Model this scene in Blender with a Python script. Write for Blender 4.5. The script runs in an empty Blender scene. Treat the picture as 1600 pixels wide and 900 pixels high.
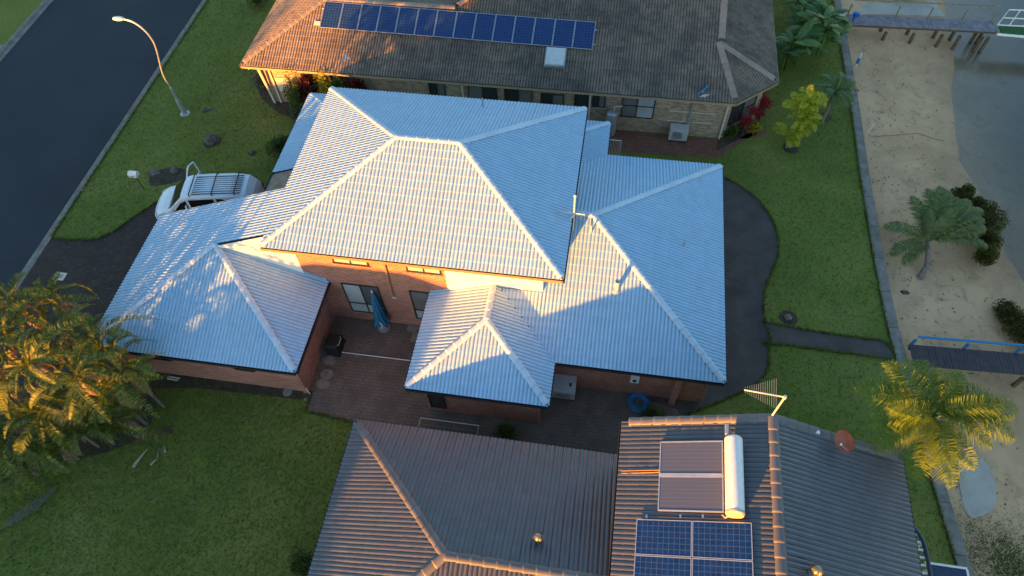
import bpy, bmesh, math, random
from mathutils import Vector, Matrix
random.seed(7)
R = math.radians
PI = math.pi
scn = bpy.context.scene
C = scn.collection

# ---------------------------------------------------------------- camera
CF, CX, CY, CZ = 1076.5462, 12.8871, -14.3879, 26.6839
YAW, PITCH, ROLL = R(-11.8293), R(56.2261), R(-3.5682)
fw = Vector((math.cos(PITCH)*math.sin(YAW), math.cos(PITCH)*math.cos(YAW), -math.sin(PITCH)))
r0 = Vector((math.cos(YAW), -math.sin(YAW), 0)); u0 = r0.cross(fw)
cr = r0*math.cos(ROLL)+u0*math.sin(ROLL); cu = -r0*math.sin(ROLL)+u0*math.cos(ROLL)
CAM = Vector((CX, CY, CZ))
cd = bpy.data.cameras.new('camera'); cam = bpy.data.objects.new('camera', cd); C.objects.link(cam)
cam.matrix_world = Matrix(((cr.x, cu.x, -fw.x, CX), (cr.y, cu.y, -fw.y, CY), (cr.z, cu.z, -fw.z, CZ), (0, 0, 0, 1)))
cd.sensor_width = 36; cd.lens = CF/1600*36; cd.clip_end = 2000; cd.clip_start = .5
scn.camera = cam

# ---------------------------------------------------------------- sky, sun, exposure
SUN_AZ, SUN_EL = R(-116.0), R(2.4)          # direction towards the sun, counter-clockwise from +x
sd = Vector((math.cos(SUN_AZ)*math.cos(SUN_EL), math.sin(SUN_AZ)*math.cos(SUN_EL), math.sin(SUN_EL)))
w = bpy.data.worlds.new("World"); scn.world = w; w.use_nodes = True
nt = w.node_tree
bg = nt.nodes['Background']
sky = nt.nodes.new('ShaderNodeTexSky'); sky.sky_type = 'NISHITA'; sky.sun_disc = False
sky.sun_elevation = SUN_EL; sky.sun_rotation = math.atan2(sd.x, sd.y) % (2*PI)
sky.ozone_density = 2.1; sky.air_density = 1.0; sky.dust_density = .3
nt.links.new(sky.outputs[0], bg.inputs[0]); bg.inputs[1].default_value = .15
sl = bpy.data.lights.new('sun', 'SUN'); sl.energy = 3.3; sl.angle = R(.5); sl.color = (1, .37, .04)
so = bpy.data.objects.new('sun', sl); C.objects.link(so)
so.rotation_mode = 'QUATERNION'; so.rotation_quaternion = sd.to_track_quat('Z', 'Y')
vs = scn.view_settings; vs.view_transform = 'Standard'; vs.look = 'None'; vs.gamma = 1; vs.use_curve_mapping = False
vs.exposure = 2.8
scn.render.engine = 'CYCLES'

# ---------------------------------------------------------------- projection helpers (photo pixel -> place)
def ray(px, py): return (fw*CF+cr*(px-800)-cu*(py-450)).normalized()
def at(px, py, z=0.0):
    v = ray(px, py); return CAM+v*((z-CAM.z)/v.z)
def on(px, py, n, k):
    v = ray(px, py); n = Vector(n); return CAM+v*((k-n.dot(CAM))/n.dot(v))
def topx(p):
    d = Vector(p)-CAM; z = d.dot(fw); return 800+CF*d.dot(cr)/z, 450-CF*d.dot(cu)/z

# ---------------------------------------------------------------- object helpers
def tag(o, label=None, cat=None, group=None, kind=None):
    if label: o['label'] = label
    if cat: o['category'] = cat
    if group: o['group'] = group
    if kind: o['kind'] = kind
    return o
def thing(name, label, cat, loc=(0, 0, 0), rz=0, group=None):
    o = bpy.data.objects.new(name, None); C.objects.link(o); o.empty_display_size = .2
    o.location = loc; o.rotation_euler = (0, 0, rz)
    return tag(o, label, cat, group)
def link(name, me, parent=None, mw=None):
    o = bpy.data.objects.new(name, me); C.objects.link(o)
    if parent is not None: o.parent = parent
    if mw is not None: o.matrix_basis = mw
    return o
def copy_tree(o, parent=None):
    c = o.copy(); C.objects.link(c); c.parent = parent
    for ch in [x for x in KIDS.get(o.name, [])]:
        d = copy_tree(ch, c); KIDS.setdefault(c.name, []).append(d)
    return c
KIDS = {}
class MB:
    """collects shapes, built as ONE mesh object"""
    def __init__(s): s.v = []; s.f = []
    def add(s, vs_, fs):
        n = len(s.v); s.v += [tuple(v) for v in vs_]; s.f += [tuple(i+n for i in f) for f in fs]; return s
    def box(s, x0, x1, y0, y1, z0, z1):
        return s.add([(x0,y0,z0),(x1,y0,z0),(x1,y1,z0),(x0,y1,z0),(x0,y0,z1),(x1,y0,z1),(x1,y1,z1),(x0,y1,z1)],
                     [(0,3,2,1),(4,5,6,7),(0,1,5,4),(1,2,6,5),(2,3,7,6),(3,0,4,7)])
    def prism(s, poly, z0, z1):
        n = len(poly)
        a = sum(poly[i][0]*poly[(i+1)%n][1]-poly[(i+1)%n][0]*poly[i][1] for i in range(n))
        if a < 0: poly = poly[::-1]
        return s.add([(p[0],p[1],z0) for p in poly]+[(p[0],p[1],z1) for p in poly],
                     [tuple(range(n))[::-1], tuple(range(n,2*n))]+[(i,(i+1)%n,(i+1)%n+n,i+n) for i in range(n)])
    def slab(s, pts, nrm, t):
        """polygon pts (3d) extruded along -nrm by t"""
        n = len(pts); nv = Vector(nrm).normalized()*t
        return s.add([Vector(p) for p in pts]+[Vector(p)-nv for p in pts],
                     [tuple(range(n)), tuple(range(n,2*n))[::-1]]+[(i,i+n,(i+1)%n+n,(i+1)%n) for i in range(n)])
    def tube(s, pts, r, n=8, cap=True):
        pts = [Vector(p) for p in pts]; m = len(pts)
        rs = r if isinstance(r, (list, tuple)) else [r]*m
        base = len(s.v); prev = None
        for i, p in enumerate(pts):
            t = (pts[min(i+1,m-1)]-pts[max(i-1,0)]).normalized()
            if prev is None:
                a = Vector((0,0,1)) if abs(t.z) < .9 else Vector((1,0,0))
                e1 = t.cross(a).normalized()
            else:
                e1 = (prev-t*prev.dot(t)).normalized()
            prev = e1; e2 = t.cross(e1)
            for k in range(n):
                q = p+(e1*math.cos(2*PI*k/n)+e2*math.sin(2*PI*k/n))*rs[i]; s.v.append(tuple(q))
        for i in range(m-1):
            for k in range(n):
                a = base+i*n+k; b = base+i*n+(k+1)%n
                s.f.append((a, b, b+n, a+n))
        if cap:
            s.f.append(tuple(base+k for k in range(n))[::-1]); s.f.append(tuple(base+(m-1)*n+k for k in range(n)))
        return s
    def lathe(s, prof, n=16, c=(0,0,0), axis=None):
        pts = [(c[0], c[1], c[2]+z) for r, z in prof]
        base = len(s.v)
        for r, z in prof:
            for k in range(n): s.v.append((c[0]+r*math.cos(2*PI*k/n), c[1]+r*math.sin(2*PI*k/n), c[2]+z))
        for i in range(len(prof)-1):
            for k in range(n):
                a = base+i*n+k; b = base+i*n+(k+1)%n; s.f.append((a, b, b+n, a+n))
        s.f.append(tuple(base+k for k in range(n))[::-1]); s.f.append(tuple(base+(len(prof)-1)*n+k for k in range(n)))
        return s
    def bar(s, a, b, w_, h_, up=(0,0,1)):
        a = Vector(a); b = Vector(b); t = (b-a).normalized(); upv = Vector(up)
        if abs(t.dot(upv)) > .98: upv = Vector((0,1,0))
        e1 = t.cross(upv).normalized()*(w_/2); e2 = e1.cross(t).normalized()*(h_/2)
        vs_ = [a-e1-e2, a+e1-e2, a+e1+e2, a-e1+e2, b-e1-e2, b+e1-e2, b+e1+e2, b-e1+e2]
        return s.add(vs_, [(0,3,2,1),(4,5,6,7),(0,1,5,4),(1,2,6,5),(2,3,7,6),(3,0,4,7)])
    def mesh(s, name, m, smooth=False):
        me = bpy.data.meshes.new(name); me.from_pydata(s.v, [], s.f)
        if m: me.materials.append(m)
        bm = bmesh.new(); bm.from_mesh(me); bmesh.ops.recalc_face_normals(bm, faces=bm.faces); bm.to_mesh(me); bm.free()
        if smooth:
            for p in me.polygons: p.use_smooth = True
        me.update(); return me
    def build(s, name, m, parent=None, smooth=False, label=None, loc=None):
        o = link(name, s.mesh(name, m, smooth), parent)
        if loc is not None: o.location = loc
        if label: o['label'] = label
        if parent is not None: KIDS.setdefault(parent.name, []).append(o)
        return o
def raw(name, vs_, fs, m, parent=None, smooth=False):
    me = bpy.data.meshes.new(name); me.from_pydata(vs_, [], fs); me.materials.append(m)
    if smooth:
        for p in me.polygons: p.use_smooth = True
    o = link(name, me, parent)
    if parent is not None: KIDS.setdefault(parent.name, []).append(o)
    return o

# ---------------------------------------------------------------- materials
def hexc(h):
    h = h.lstrip('#'); return tuple((int(h[i:i+2], 16)/255)**2.2 for i in (0, 2, 4))
class NT:
    def __init__(s, name):
        s.m = bpy.data.materials.new(name); s.m.use_nodes = True; s.t = s.m.node_tree
        s.b = s.t.nodes['Principled BSDF']; s.out = s.t.nodes['Material Output']
    def n(s, typ, **kw):
        nd = s.t.nodes.new('ShaderNode'+typ)
        for k, v in kw.items(): setattr(nd, k, v)
        return nd
    def l(s, a, b): s.t.links.new(a, b)
    def coord(s, kind='Object', scale=(1,1,1)):
        tc = s.n('TexCoord'); mp = s.n('Mapping'); mp.inputs['Scale'].default_value = scale
        s.l(tc.outputs[kind], mp.inputs[0]); return mp.outputs[0]
    def world(s, scale=(1,1,1)):
        g = s.n('NewGeometry'); mp = s.n('Mapping'); mp.inputs['Scale'].default_value = scale
        s.l(g.outputs['Position'], mp.inputs[0]); return mp.outputs[0]
    def noise(s, vec, scale, detail=4, rough=.55, dist=0):
        n = s.n('TexNoise'); n.inputs['Scale'].default_value = scale; n.inputs['Detail'].default_value = detail
        n.inputs['Roughness'].default_value = rough; n.inputs['Distortion'].default_value = dist
        s.l(vec, n.inputs['Vector']); return n.outputs['Fac']
    def ramp(s, fac, stops):
        r = s.n('ValToRGB'); e = r.color_ramp.elements
        e[0].position = stops[0][0]; e[0].color = (*stops[0][1], 1)
        e[1].position = stops[-1][0]; e[1].color = (*stops[-1][1], 1)
        for p, c in stops[1:-1]:
            q = e.new(p); q.color = (*c, 1)
        s.l(fac, r.inputs[0]); return r.outputs[0]
    def mix(s, fac, a, b, mode='MIX'):
        m = s.n('MixRGB', blend_type=mode)
        for i, x in enumerate((fac, a, b)):
            if hasattr(x, 'links') or hasattr(x, 'is_output'): s.l(x, m.inputs[i])
            else: m.inputs[i].default_value = x if i == 0 else (*x, 1)
        return m.outputs[0]
    def math(s, op, a, b=None):
        m = s.n('Math', operation=op)
        for i, x in enumerate((a, b)):
            if x is None: continue
            if isinstance(x, (int, float)): m.inputs[i].default_value = x
            else: s.l(x, m.inputs[i])
        return m.outputs[0]
    def bump(s, h, strength=.3, dist=.02):
        b = s.n('Bump'); b.inputs['Strength'].default_value = strength; b.inputs['Distance'].default_value = dist
        s.l(h, b.inputs['Height']); s.l(b.outputs[0], s.b.inputs['Normal'])
    def col(s, c):
        if isinstance(c, tuple): s.b.inputs['Base Color'].default_value = (*c, 1)
        else: s.l(c, s.b.inputs['Base Color'])
    def set(s, rough=.6, metal=0, spec=None):
        s.b.inputs['Roughness'].default_value = rough; s.b.inputs['Metallic'].default_value = metal
        if spec is not None: s.b.inputs['Specular IOR Level'].default_value = spec
        return s.m
def G3(v): return (v, v, v)
def plain(name, c, rough=.5, metal=0, var=.25, scale=6, spec=None, bump=0):
    t = NT(name); v = t.world()
    n = t.noise(v, scale, 5, .6)
    t.col(t.ramp(n, [(.3, tuple(x*(1-var) for x in c)), (.7, tuple(min(1, x*(1+var)) for x in c))]))
    if bump: t.bump(t.noise(v, scale*8, 4), bump, .01)
    return t.set(rough, metal, spec)

def tile_mat(name, base, dark, rough, stain=.35, var=.12, lichen=None, spec=.5, pan=.0, west=None, pc=None):
    t = NT(name); v = t.world()
    oi = t.n('ObjectInfo'); gi = t.n('NewGeometry')
    rnd = t.math('FRACT', t.math('ADD', oi.outputs['Random'], gi.outputs['Random Per Island']))
    k = t.math('ADD', t.math('MULTIPLY', rnd, 2*var), 1-var)
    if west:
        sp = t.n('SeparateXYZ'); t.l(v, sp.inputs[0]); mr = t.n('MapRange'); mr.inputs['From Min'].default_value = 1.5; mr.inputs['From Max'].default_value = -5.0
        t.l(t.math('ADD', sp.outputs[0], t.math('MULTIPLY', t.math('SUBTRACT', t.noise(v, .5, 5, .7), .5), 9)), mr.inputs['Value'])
        base = t.mix(mr.outputs[0], base, west); dark = t.mix(mr.outputs[0], dark, tuple(x*.6 for x in west))  # west end coloured lighter and warmer, imitating low sun on it
    n1 = t.noise(v, .55, 6, .65); n2 = t.noise(v, 14, 5, .7); n3 = t.noise(v, 3.2, 5, .7, .6)
    c = t.mix(t.ramp(n1, [(.42, G3(0)), (.68, G3(stain))]), base, dark)
    c = t.mix(t.ramp(n3, [(.5, G3(0)), (.75, G3(stain*.9))]), c, dark)
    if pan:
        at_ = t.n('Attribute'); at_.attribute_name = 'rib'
        c = t.mix(t.ramp(at_.outputs['Fac'], [(.1, G3(pan)), (.75, G3(0))]), c, pc or tuple(x*.45 for x in dark))  # painted shade between the ribs: pans coloured darker than the rolls
    if lichen:
        c = t.mix(t.ramp(n2, [(.55, G3(0)), (.7, G3(.55))]), c, lichen)
    cc = t.n('CombineColor'); 
    for i in range(3): t.l(k, cc.inputs[i])
    c = t.mix(1.0, c, cc.outputs[0], 'MULTIPLY')
    t.col(c); t.bump(n2, .15, .01)
    return t.set(rough, 0, spec)
M = {}
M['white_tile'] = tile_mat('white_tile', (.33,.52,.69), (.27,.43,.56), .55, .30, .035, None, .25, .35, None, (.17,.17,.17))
M['white_ridge'] = tile_mat('white_ridge', (.45,.58,.70), (.34,.43,.50), .55, .3, .05, None, .25)
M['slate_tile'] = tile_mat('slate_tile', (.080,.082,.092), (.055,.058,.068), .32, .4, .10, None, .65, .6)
M['slate_ridge'] = tile_mat('slate_ridge', (.135,.125,.12), (.095,.09,.088), .55, .4, .12)
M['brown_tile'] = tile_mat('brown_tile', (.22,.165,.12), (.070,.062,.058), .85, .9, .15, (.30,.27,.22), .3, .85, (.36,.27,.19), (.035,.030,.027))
M['brown_ridge'] = tile_mat('brown_ridge', (.30,.23,.18), (.17,.14,.12), .85, .5, .12, None, .3)
M['deck'] = plain('roof_underlay', (.05,.05,.05), .9)
def brick(name, c1, c2, mortar, sc=1.0, bw=.24, bh=.086, ms=.012, kind='wall', var=.5):
    t = NT(name); g = t.n('NewGeometry'); sp = t.n('SeparateXYZ'); t.l(g.outputs['Position'], sp.inputs[0])
    cb = t.n('CombineXYZ')
    if kind == 'wall':
        t.l(t.math('ADD', sp.outputs[0], sp.outputs[1]), cb.inputs[0]); t.l(sp.outputs[2], cb.inputs[1])
    else:
        t.l(sp.outputs[0], cb.inputs[0]); t.l(sp.outputs[1], cb.inputs[1])
    b = t.n('TexBrick'); t.l(cb.outputs[0], b.inputs['Vector'])
    b.inputs['Color1'].default_value = (*c1, 1); b.inputs['Color2'].default_value = (*c2, 1); b.inputs['Mortar'].default_value = (*mortar, 1)
    b.inputs['Scale'].default_value = 1; b.inputs['Mortar Size'].default_value = ms
    b.inputs['Brick Width'].default_value = bw; b.inputs['Row Height'].default_value = bh
    v = t.world(); n = t.noise(v, 1.1, 6, .65); n2 = t.noise(v, 25, 3, .6)
    c = t.mix(t.ramp(n, [(.35, G3(0)), (.7, G3(var))]), b.outputs['Color'], tuple(x*.4 for x in c1))
    c = t.mix(t.ramp(n2, [(.4, G3(0)), (.8, G3(.3))]), c, tuple(x*.5 for x in c2))
    t.col(c)
    h = t.math('SUBTRACT', 1.0, b.outputs['Fac']); t.bump(h, .5, .008)
    return t.set(.85, 0, .3)
M['brick_red'] = brick('red_brick', (.56,.165,.085), (.24,.065,.045), (.42,.32,.26), ms=.016, var=.45)
M['brick_tan'] = brick('tan_brick', (.56,.42,.26), (.20,.125,.075), (.44,.36,.27), ms=.014, var=.35)
M['paver'] = brick('dark_pavers', (.085,.058,.045), (.050,.036,.030), (.028,.023,.020), bw=.23, bh=.115, ms=.01, kind='floor', var=.6)
M['patio'] = brick('patio_paving', (.23,.165,.125), (.195,.14,.107), (.13,.095,.075), bw=.3, bh=.15, ms=.012, kind='floor', var=.7)
M['red_paver'] = brick('red_pavers', (.32,.13,.08), (.20,.085,.06), (.12,.07,.05), bw=.23, bh=.115, ms=.01, kind='floor', var=.45)
def render_m():
    t = NT('white_render'); v = t.world(); n = t.noise(v, 2, 5)
    t.col(t.ramp(n, [(.3, (.72,.70,.64)), (.7, (.82,.80,.74))])); t.bump(t.noise(v, 60, 3), .1, .005); return t.set(.7)
M['render'] = render_m()
M['fascia'] = plain('fascia_brown', (.30,.17,.09), .5, var=.15)
M['gutter_dark'] = plain('gutter_dark', (.028,.022,.02), .4)
M['soffit'] = plain('soffit', (.6,.55,.48), .7, var=.08)
M['fascia_tan'] = plain('fascia_tan', (.36,.27,.17), .5, var=.12)
M['alu_dark'] = plain('dark_window_frame', (.03,.027,.025), .4)
M['white_paint'] = plain('white_paint', (.75,.74,.70), .45, var=.08)
M['cream'] = plain('cream_downpipe', (.62,.56,.44), .5, var=.1)
M['grey_metal'] = plain('galvanised', (.42,.44,.46), .4, .5, var=.15)
M['alu'] = plain('aluminium', (.62,.62,.62), .35, .7, var=.08)
M['steel_box'] = plain('steel_box', (.48,.49,.48), .5, .1, var=.1)
def glass(name, c, rough=.08):
    t = NT(name); v = t.world(); n = t.noise(v, 1.3, 3)
    t.col(t.ramp(n, [(.35, tuple(x*.8 for x in c)), (.65, c)])); return t.set(rough, 0, .6)
M['glass_dark'] = glass('dark_glass', (.035,.04,.045)); M['glass_curtain'] = glass('curtained_glass', (.42,.45,.46), .15)
M['glass_grey'] = glass('grey_blind_glass', (.16,.165,.16), .15); M['car_glass'] = glass('car_glass', (.012,.014,.015), .05)
def screen_m():
    t = NT('security_screen'); v = t.world((1,1,1)); sp = t.n('SeparateXYZ'); t.l(v, sp.inputs[0])
    a = t.math('FRACT', t.math('MULTIPLY', t.math('ADD', sp.outputs[0], sp.outputs[2]), 11)); b_ = t.math('FRACT', t.math('MULTIPLY', t.math('SUBTRACT', sp.outputs[0], sp.outputs[2]), 11))
    f = t.math('MAXIMUM', t.math('LESS_THAN', a, .22), t.math('LESS_THAN', b_, .22))
    t.col(t.mix(f, (.13,.135,.13), (.03,.03,.03))); return t.set(.5)
M['screen'] = screen_m()
def asphalt():
    t = NT('asphalt'); v = t.world(); n = t.noise(v, .25, 6, .6); n2 = t.noise(v, 45, 4, .7); n3 = t.noise(v, 1.4, 5, .6, 1)
    c = t.ramp(n, [(.3, (.017,.022,.029)), (.7, (.029,.034,.043))])
    c = t.mix(t.ramp(n2, [(.5, G3(0)), (.75, G3(.5))]), c, (.065,.067,.07))
    c = t.mix(t.ramp(n3, [(.6, G3(0)), (.66, G3(.25)), (.72, G3(0))]), c, (.02,.02,.022))
    t.col(c); t.bump(n2, .3, .01); return t.set(.8, 0, .35)
M['asphalt'] = asphalt()
def concrete(name, c, dark=.5, sc=1.2):
    t = NT(name); v = t.world(); n = t.noise(v, sc, 6, .65); n2 = t.noise(v, 22, 5, .7)
    a = t.ramp(n, [(.35, tuple(x*dark for x in c)), (.65, c)])
    a = t.mix(t.ramp(n2, [(.5, G3(0)), (.75, G3(.45))]), a, tuple(x*.6 for x in c))
    t.col(a); t.bump(n2, .3, .01); return t.set(.85, 0, .3)
M['concrete'] = concrete('concrete', (.26,.255,.24)); M['kerb'] = concrete('kerb_concrete', (.27,.24,.20), .55, 2.2)
M['pebble'] = concrete('exposed_aggregate', (.110,.088,.076), .6, .9)
M['soil'] = concrete('dark_soil', (.085,.062,.042), .5, 2.5); M['stone'] = concrete('stone', (.32,.25,.19), .6, 3)
M['pale_concrete'] = concrete('pale_concrete', (.50,.43,.35), .8)
def grass():
    t = NT('lawn'); v = t.world(); n = t.noise(v, .22, 5, .6, .4); n2 = t.noise(v, 1.7, 6, .7); n3 = t.noise(v, 34, 5, .8); n4 = t.noise(v, 7, 4, .7)
    c = t.ramp(n, [(.3, (.105,.140,.020)), (.5, (.150,.180,.028)), (.70, (.215,.215,.050))])
    c = t.mix(t.ramp(n2, [(.50, G3(0)), (.70, G3(.75))]), c, (.19,.155,.055))
    c = t.mix(t.ramp(n4, [(.35, G3(.45)), (.55, G3(0))]), c, (.035,.062,.012))
    c = t.mix(t.ramp(n3, [(.45, G3(0)), (.75, G3(.6))]), c, (.19,.21,.055))
    c = t.mix(t.ramp(n3, [(.22, G3(.5)), (.40, G3(0))]), c, (.030,.050,.010))
    t.col(c); t.bump(t.math('ADD', n3, n4), .45, .03); return t.set(.9, 0, .15)
M['grass'] = grass()
def sand():
    t = NT('sand'); v = t.world(); g = t.n('NewGeometry'); sp = t.n('SeparateXYZ'); t.l(g.outputs['Position'], sp.inputs[0])
    n = t.noise(v, .30, 7, .62, .6); n2 = t.noise(v, 1.3, 8, .75, .8); n3 = t.noise(v, 30, 3, .7)
    c = t.ramp(n, [(.3, (.44,.27,.145)), (.7, (.70,.435,.24))])
    c = t.mix(t.ramp(n2, [(.52, G3(0)), (.70, G3(.75))]), c, (.22,.17,.11))
    c = t.mix(t.ramp(n3, [(.62, G3(0)), (.75, G3(.3))]), c, (.16,.14,.11))
    wet = t.ramp(t.math('ADD', t.math('MULTIPLY', n, .25), sp.outputs[2]), [(-1.30+1.3, G3(0)), (.001+.1, G3(0))]) if False else None
    mr = t.n('MapRange'); mr.inputs['From Min'].default_value = -1.95; mr.inputs['From Max'].default_value = -.85
    t.l(t.math('ADD', sp.outputs[2], t.math('MULTIPLY', t.math('SUBTRACT', n2, .5), .12)), mr.inputs['Value'])
    c = t.mix(mr.outputs[0], (.045,.048,.042), c)
    t.col(c); t.bump(t.math('ADD', n2, n3), .35, .03); return t.set(.9, 0, .2)
M['sand'] = sand()
def water():
    t = NT('canal_water'); v = t.world(); n = t.noise(v, 1.5, 4, .6); n2 = t.noise(v, 9, 3)
    b = t.b; b.inputs['Base Color'].default_value = (.62,.78,.82,1); b.inputs['Roughness'].default_value = .12
    b.inputs['IOR'].default_value = 1.33; b.inputs['Transmission Weight'].default_value = 0
    tr = t.n('BsdfTransparent'); tr.inputs[0].default_value = (.90,.93,.91,1)
    gl = t.n('BsdfGlossy'); gl.inputs['Roughness'].default_value = .12
    lw = t.n('LayerWeight'); lw.inputs['Blend'].default_value = .5; fres = t.math('ADD', t.math('MULTIPLY', t.math('POWER', lw.outputs['Facing'], 4.0), .85), .04)
    bp = t.n('Bump'); bp.inputs['Strength'].default_value = .12; bp.inputs['Distance'].default_value = .05
    t.l(t.math('ADD', n, n2), bp.inputs['Height']); t.l(bp.outputs[0], gl.inputs['Normal'])
    df = t.n('BsdfDiffuse'); df.inputs[0].default_value = (.13,.14,.12,1)
    m0 = t.n('MixShader'); m0.inputs[0].default_value = .15; t.l(tr.outputs[0], m0.inputs[1]); t.l(df.outputs[0], m0.inputs[2])
    m1 = t.n('MixShader'); t.l(fres, m1.inputs[0]); t.l(m0.outputs[0], m1.inputs[1]); t.l(gl.outputs[0], m1.inputs[2])
    t.l(m1.outputs[0], t.out.inputs[0]); return t.m
M['water'] = water()
M['plank'] = plain('jetty_plank', (.19,.165,.18), .8, var=.35, scale=3, bump=.3)
M['plank_dark'] = plain('dark_jetty_plank', (.055,.042,.045), .8, var=.3, scale=3, bump=.3)
M['pile'] = plain('weathered_pile', (.12,.085,.05), .9, var=.5, scale=9, bump=.5)
M['rail_wood'] = plain('rail_timber', (.22,.19,.12), .8, var=.3)
M['blue_paint'] = plain('blue_paint', (.02,.17,.36), .5, var=.15)
M['blue_plastic'] = plain('blue_plastic', (.005,.10,.45), .4)
M['hose'] = plain('blue_hose', (.01,.22,.52), .4)
M['umb'] = plain('blue_canvas', (.02,.15,.27), .8, var=.3, scale=9)
M['black_cover'] = plain('black_cover', (.012,.016,.015), .6); M['green_cover'] = plain('green_cover', (.0,.13,.06), .6)
M['car_paint'] = plain('white_car_paint', (.66,.72,.76), .22, var=.03)
M['tyre'] = plain('tyre', (.015,.015,.015), .8); M['black_plastic'] = plain('black_plastic', (.02,.02,.022), .5)
M['terracotta'] = plain('terracotta_dish', (.30,.085,.045), .6, var=.15)
M['yellow'] = plain('yellow_plastic', (.6,.45,.02), .5); M['tank_end'] = plain('tank_end_cap', (.55,.45,.28), .5, var=.2)
M['skin_bark'] = plain('palm_trunk_bark', (.20,.16,.12), .9, var=.4, scale=10, bump=.5)
M['turf'] = plain('artificial_turf', (.02,.10,.02), .9); M['navy_metal'] = plain('navy_metal_roof', (.025,.04,.08), .4)
M['roof_lid'] = plain('light_grey_lid', (.52,.55,.54), .5, var=.1)
M['whirly'] = plain('whirlybird_metal', (.30,.25,.18), .35, .8, var=.3)
M['lamp_glass'] = plain('lamp_lens', (.6,.65,.7), .3)
def leaf(name, c1, c2, trans=.3, rough=.5, c3=None):
    t = NT(name); v = t.world(); oi = t.n('ObjectInfo'); gi = t.n('NewGeometry')
    n = t.noise(v, 2.2, 4, .6)
    f = t.math('ADD', t.math('MULTIPLY', n, .5), t.math('MULTIPLY', t.math('FRACT', t.math('ADD', oi.outputs['Random'], gi.outputs['Random Per Island'])), .5))
    c = t.ramp(f, [(.25, c1), (.75, c2)] if not c3 else [(.2, c1), (.5, c2), (.8, c3)])
    t.col(c); t.set(rough, 0, .4)
    tl = t.n('BsdfTranslucent'); t.l(c, tl.inputs[0])
    ms = t.n('MixShader'); ms.inputs[0].default_value = trans; t.l(t.b.outputs[0], ms.inputs[1]); t.l(tl.outputs[0], ms.inputs[2])
    t.l(ms.outputs[0], t.out.inputs[0]); return t.m
M['leaf_palm'] = leaf('clump_palm_leaf', (.032,.055,.010), (.085,.125,.011), c3=(.26,.25,.02))
M['leaf_queen'] = leaf('queen_palm_leaf', (.08,.14,.012), (.125,.20,.014), c3=(.18,.25,.02))
M['leaf_gold'] = leaf('golden_palm_leaf', (.16,.24,.012), (.34,.38,.012), c3=(.62,.52,.02))
M['leaf_dark'] = leaf('dark_palm_leaf', (.06,.11,.03), (.13,.18,.045))
M['leaf_beach'] = leaf('beach_palm_leaf', (.07,.12,.04), (.13,.18,.05), c3=(.22,.24,.05))
M['leaf_dead'] = leaf('dead_frond', (.20,.12,.06), (.42,.27,.13), .1)
M['leaf_banana'] = leaf('banana_leaf', (.045,.11,.025), (.12,.22,.05))
M['leaf_shrub'] = leaf('shrub_leaf', (.05,.09,.018), (.12,.17,.035)); M['leaf_red'] = leaf('red_cordyline_leaf', (.20,.015,.02), (.42,.03,.04))
M['leaf_maroon'] = leaf('maroon_leaf', (.07,.015,.015), (.17,.04,.03)); M['leaf_yellow'] = leaf('yellow_leaf', (.30,.27,.02), (.48,.40,.04))
M['leaf_mangrove'] = leaf('mangrove_leaf', (.05,.055,.015), (.13,.125,.025)); M['leaf_grey'] = leaf('grey_leaf', (.10,.10,.07), (.20,.19,.15))
M['stem'] = plain('woody_stem', (.10,.07,.045), .9)
def pv(name, nx, ny, c=(.006,.030,.12), line=(.05,.085,.16)):
    t = NT(name); tc = t.n('TexCoord'); sp = t.n('SeparateXYZ'); t.l(tc.outputs['Generated'], sp.inputs[0])
    def ln(o, n, wd):
        f = t.math('FRACT', t.math('MULTIPLY', o, n)); return t.math('MAXIMUM', t.math('LESS_THAN', f, wd), t.math('GREATER_THAN', f, 1-wd))
    f = t.math('MAXIMUM', ln(sp.outputs[0], nx, .05), ln(sp.outputs[1], ny, .05))
    v = t.world(); n = t.noise(v, 5, 3)
    base = t.ramp(n, [(.3, tuple(x*.75 for x in c)), (.7, tuple(x*1.3 for x in c))])
    t.col(t.mix(f, base, line)); return t.set(.18, 0, .5)
M['pv_port'] = pv('solar_cells_portrait', 6, 10); M['pv_land'] = pv('solar_cells_landscape', 10, 6)
def coll():
    t = NT('collector_glass'); tc = t.n('TexCoord'); sp = t.n('SeparateXYZ'); t.l(tc.outputs['Generated'], sp.inputs[0])
    f = t.math('LESS_THAN', t.math('FRACT', t.math('MULTIPLY', sp.outputs[1], 8)), .10)
    t.col(t.mix(f, (.085,.095,.13), (.12,.13,.16))); return t.set(.12, 0, .9)
M['collector'] = coll()

# ================================================================ SETTING
S = lambda o: tag(o, kind='structure')
def sheet(name, polys, z, m, label=None, zf=None):
    vs_, fs = [], []
    for p in polys:
        n = len(vs_); vs_ += [(q[0], q[1], zf(q) if zf else z) for q in p]; fs.append(tuple(range(n, n+len(p))))
    o = raw(name, vs_, fs, m); S(o)
    if label: o['label'] = label
    bm = bmesh.new(); bm.from_mesh(o.data)
    bmesh.ops.recalc_face_normals(bm, faces=bm.faces)
    for f in bm.faces:
        if f.normal.z < 0: f.normal_flip()
    bmesh.ops.triangulate(bm, faces=[f for f in bm.faces if len(f.verts) > 4]); bm.to_mesh(o.data); bm.free()
    return o
def smooth_poly(pts, n=6):
    out = []; m = len(pts)
    for i in range(m):
        p0, p1, p2, p3 = [Vector((*pts[(i+k) % m][:2], 0)) for k in (-1, 0, 1, 2)]
        for j in range(n):
            t = j/n
            q = .5*((2*p1)+(-p0+p2)*t+(2*p0-5*p1+4*p2-p3)*t*t+(-p0+3*p1-3*p2+p3)*t**3); out.append((q.x, q.y))
    return out
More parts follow.
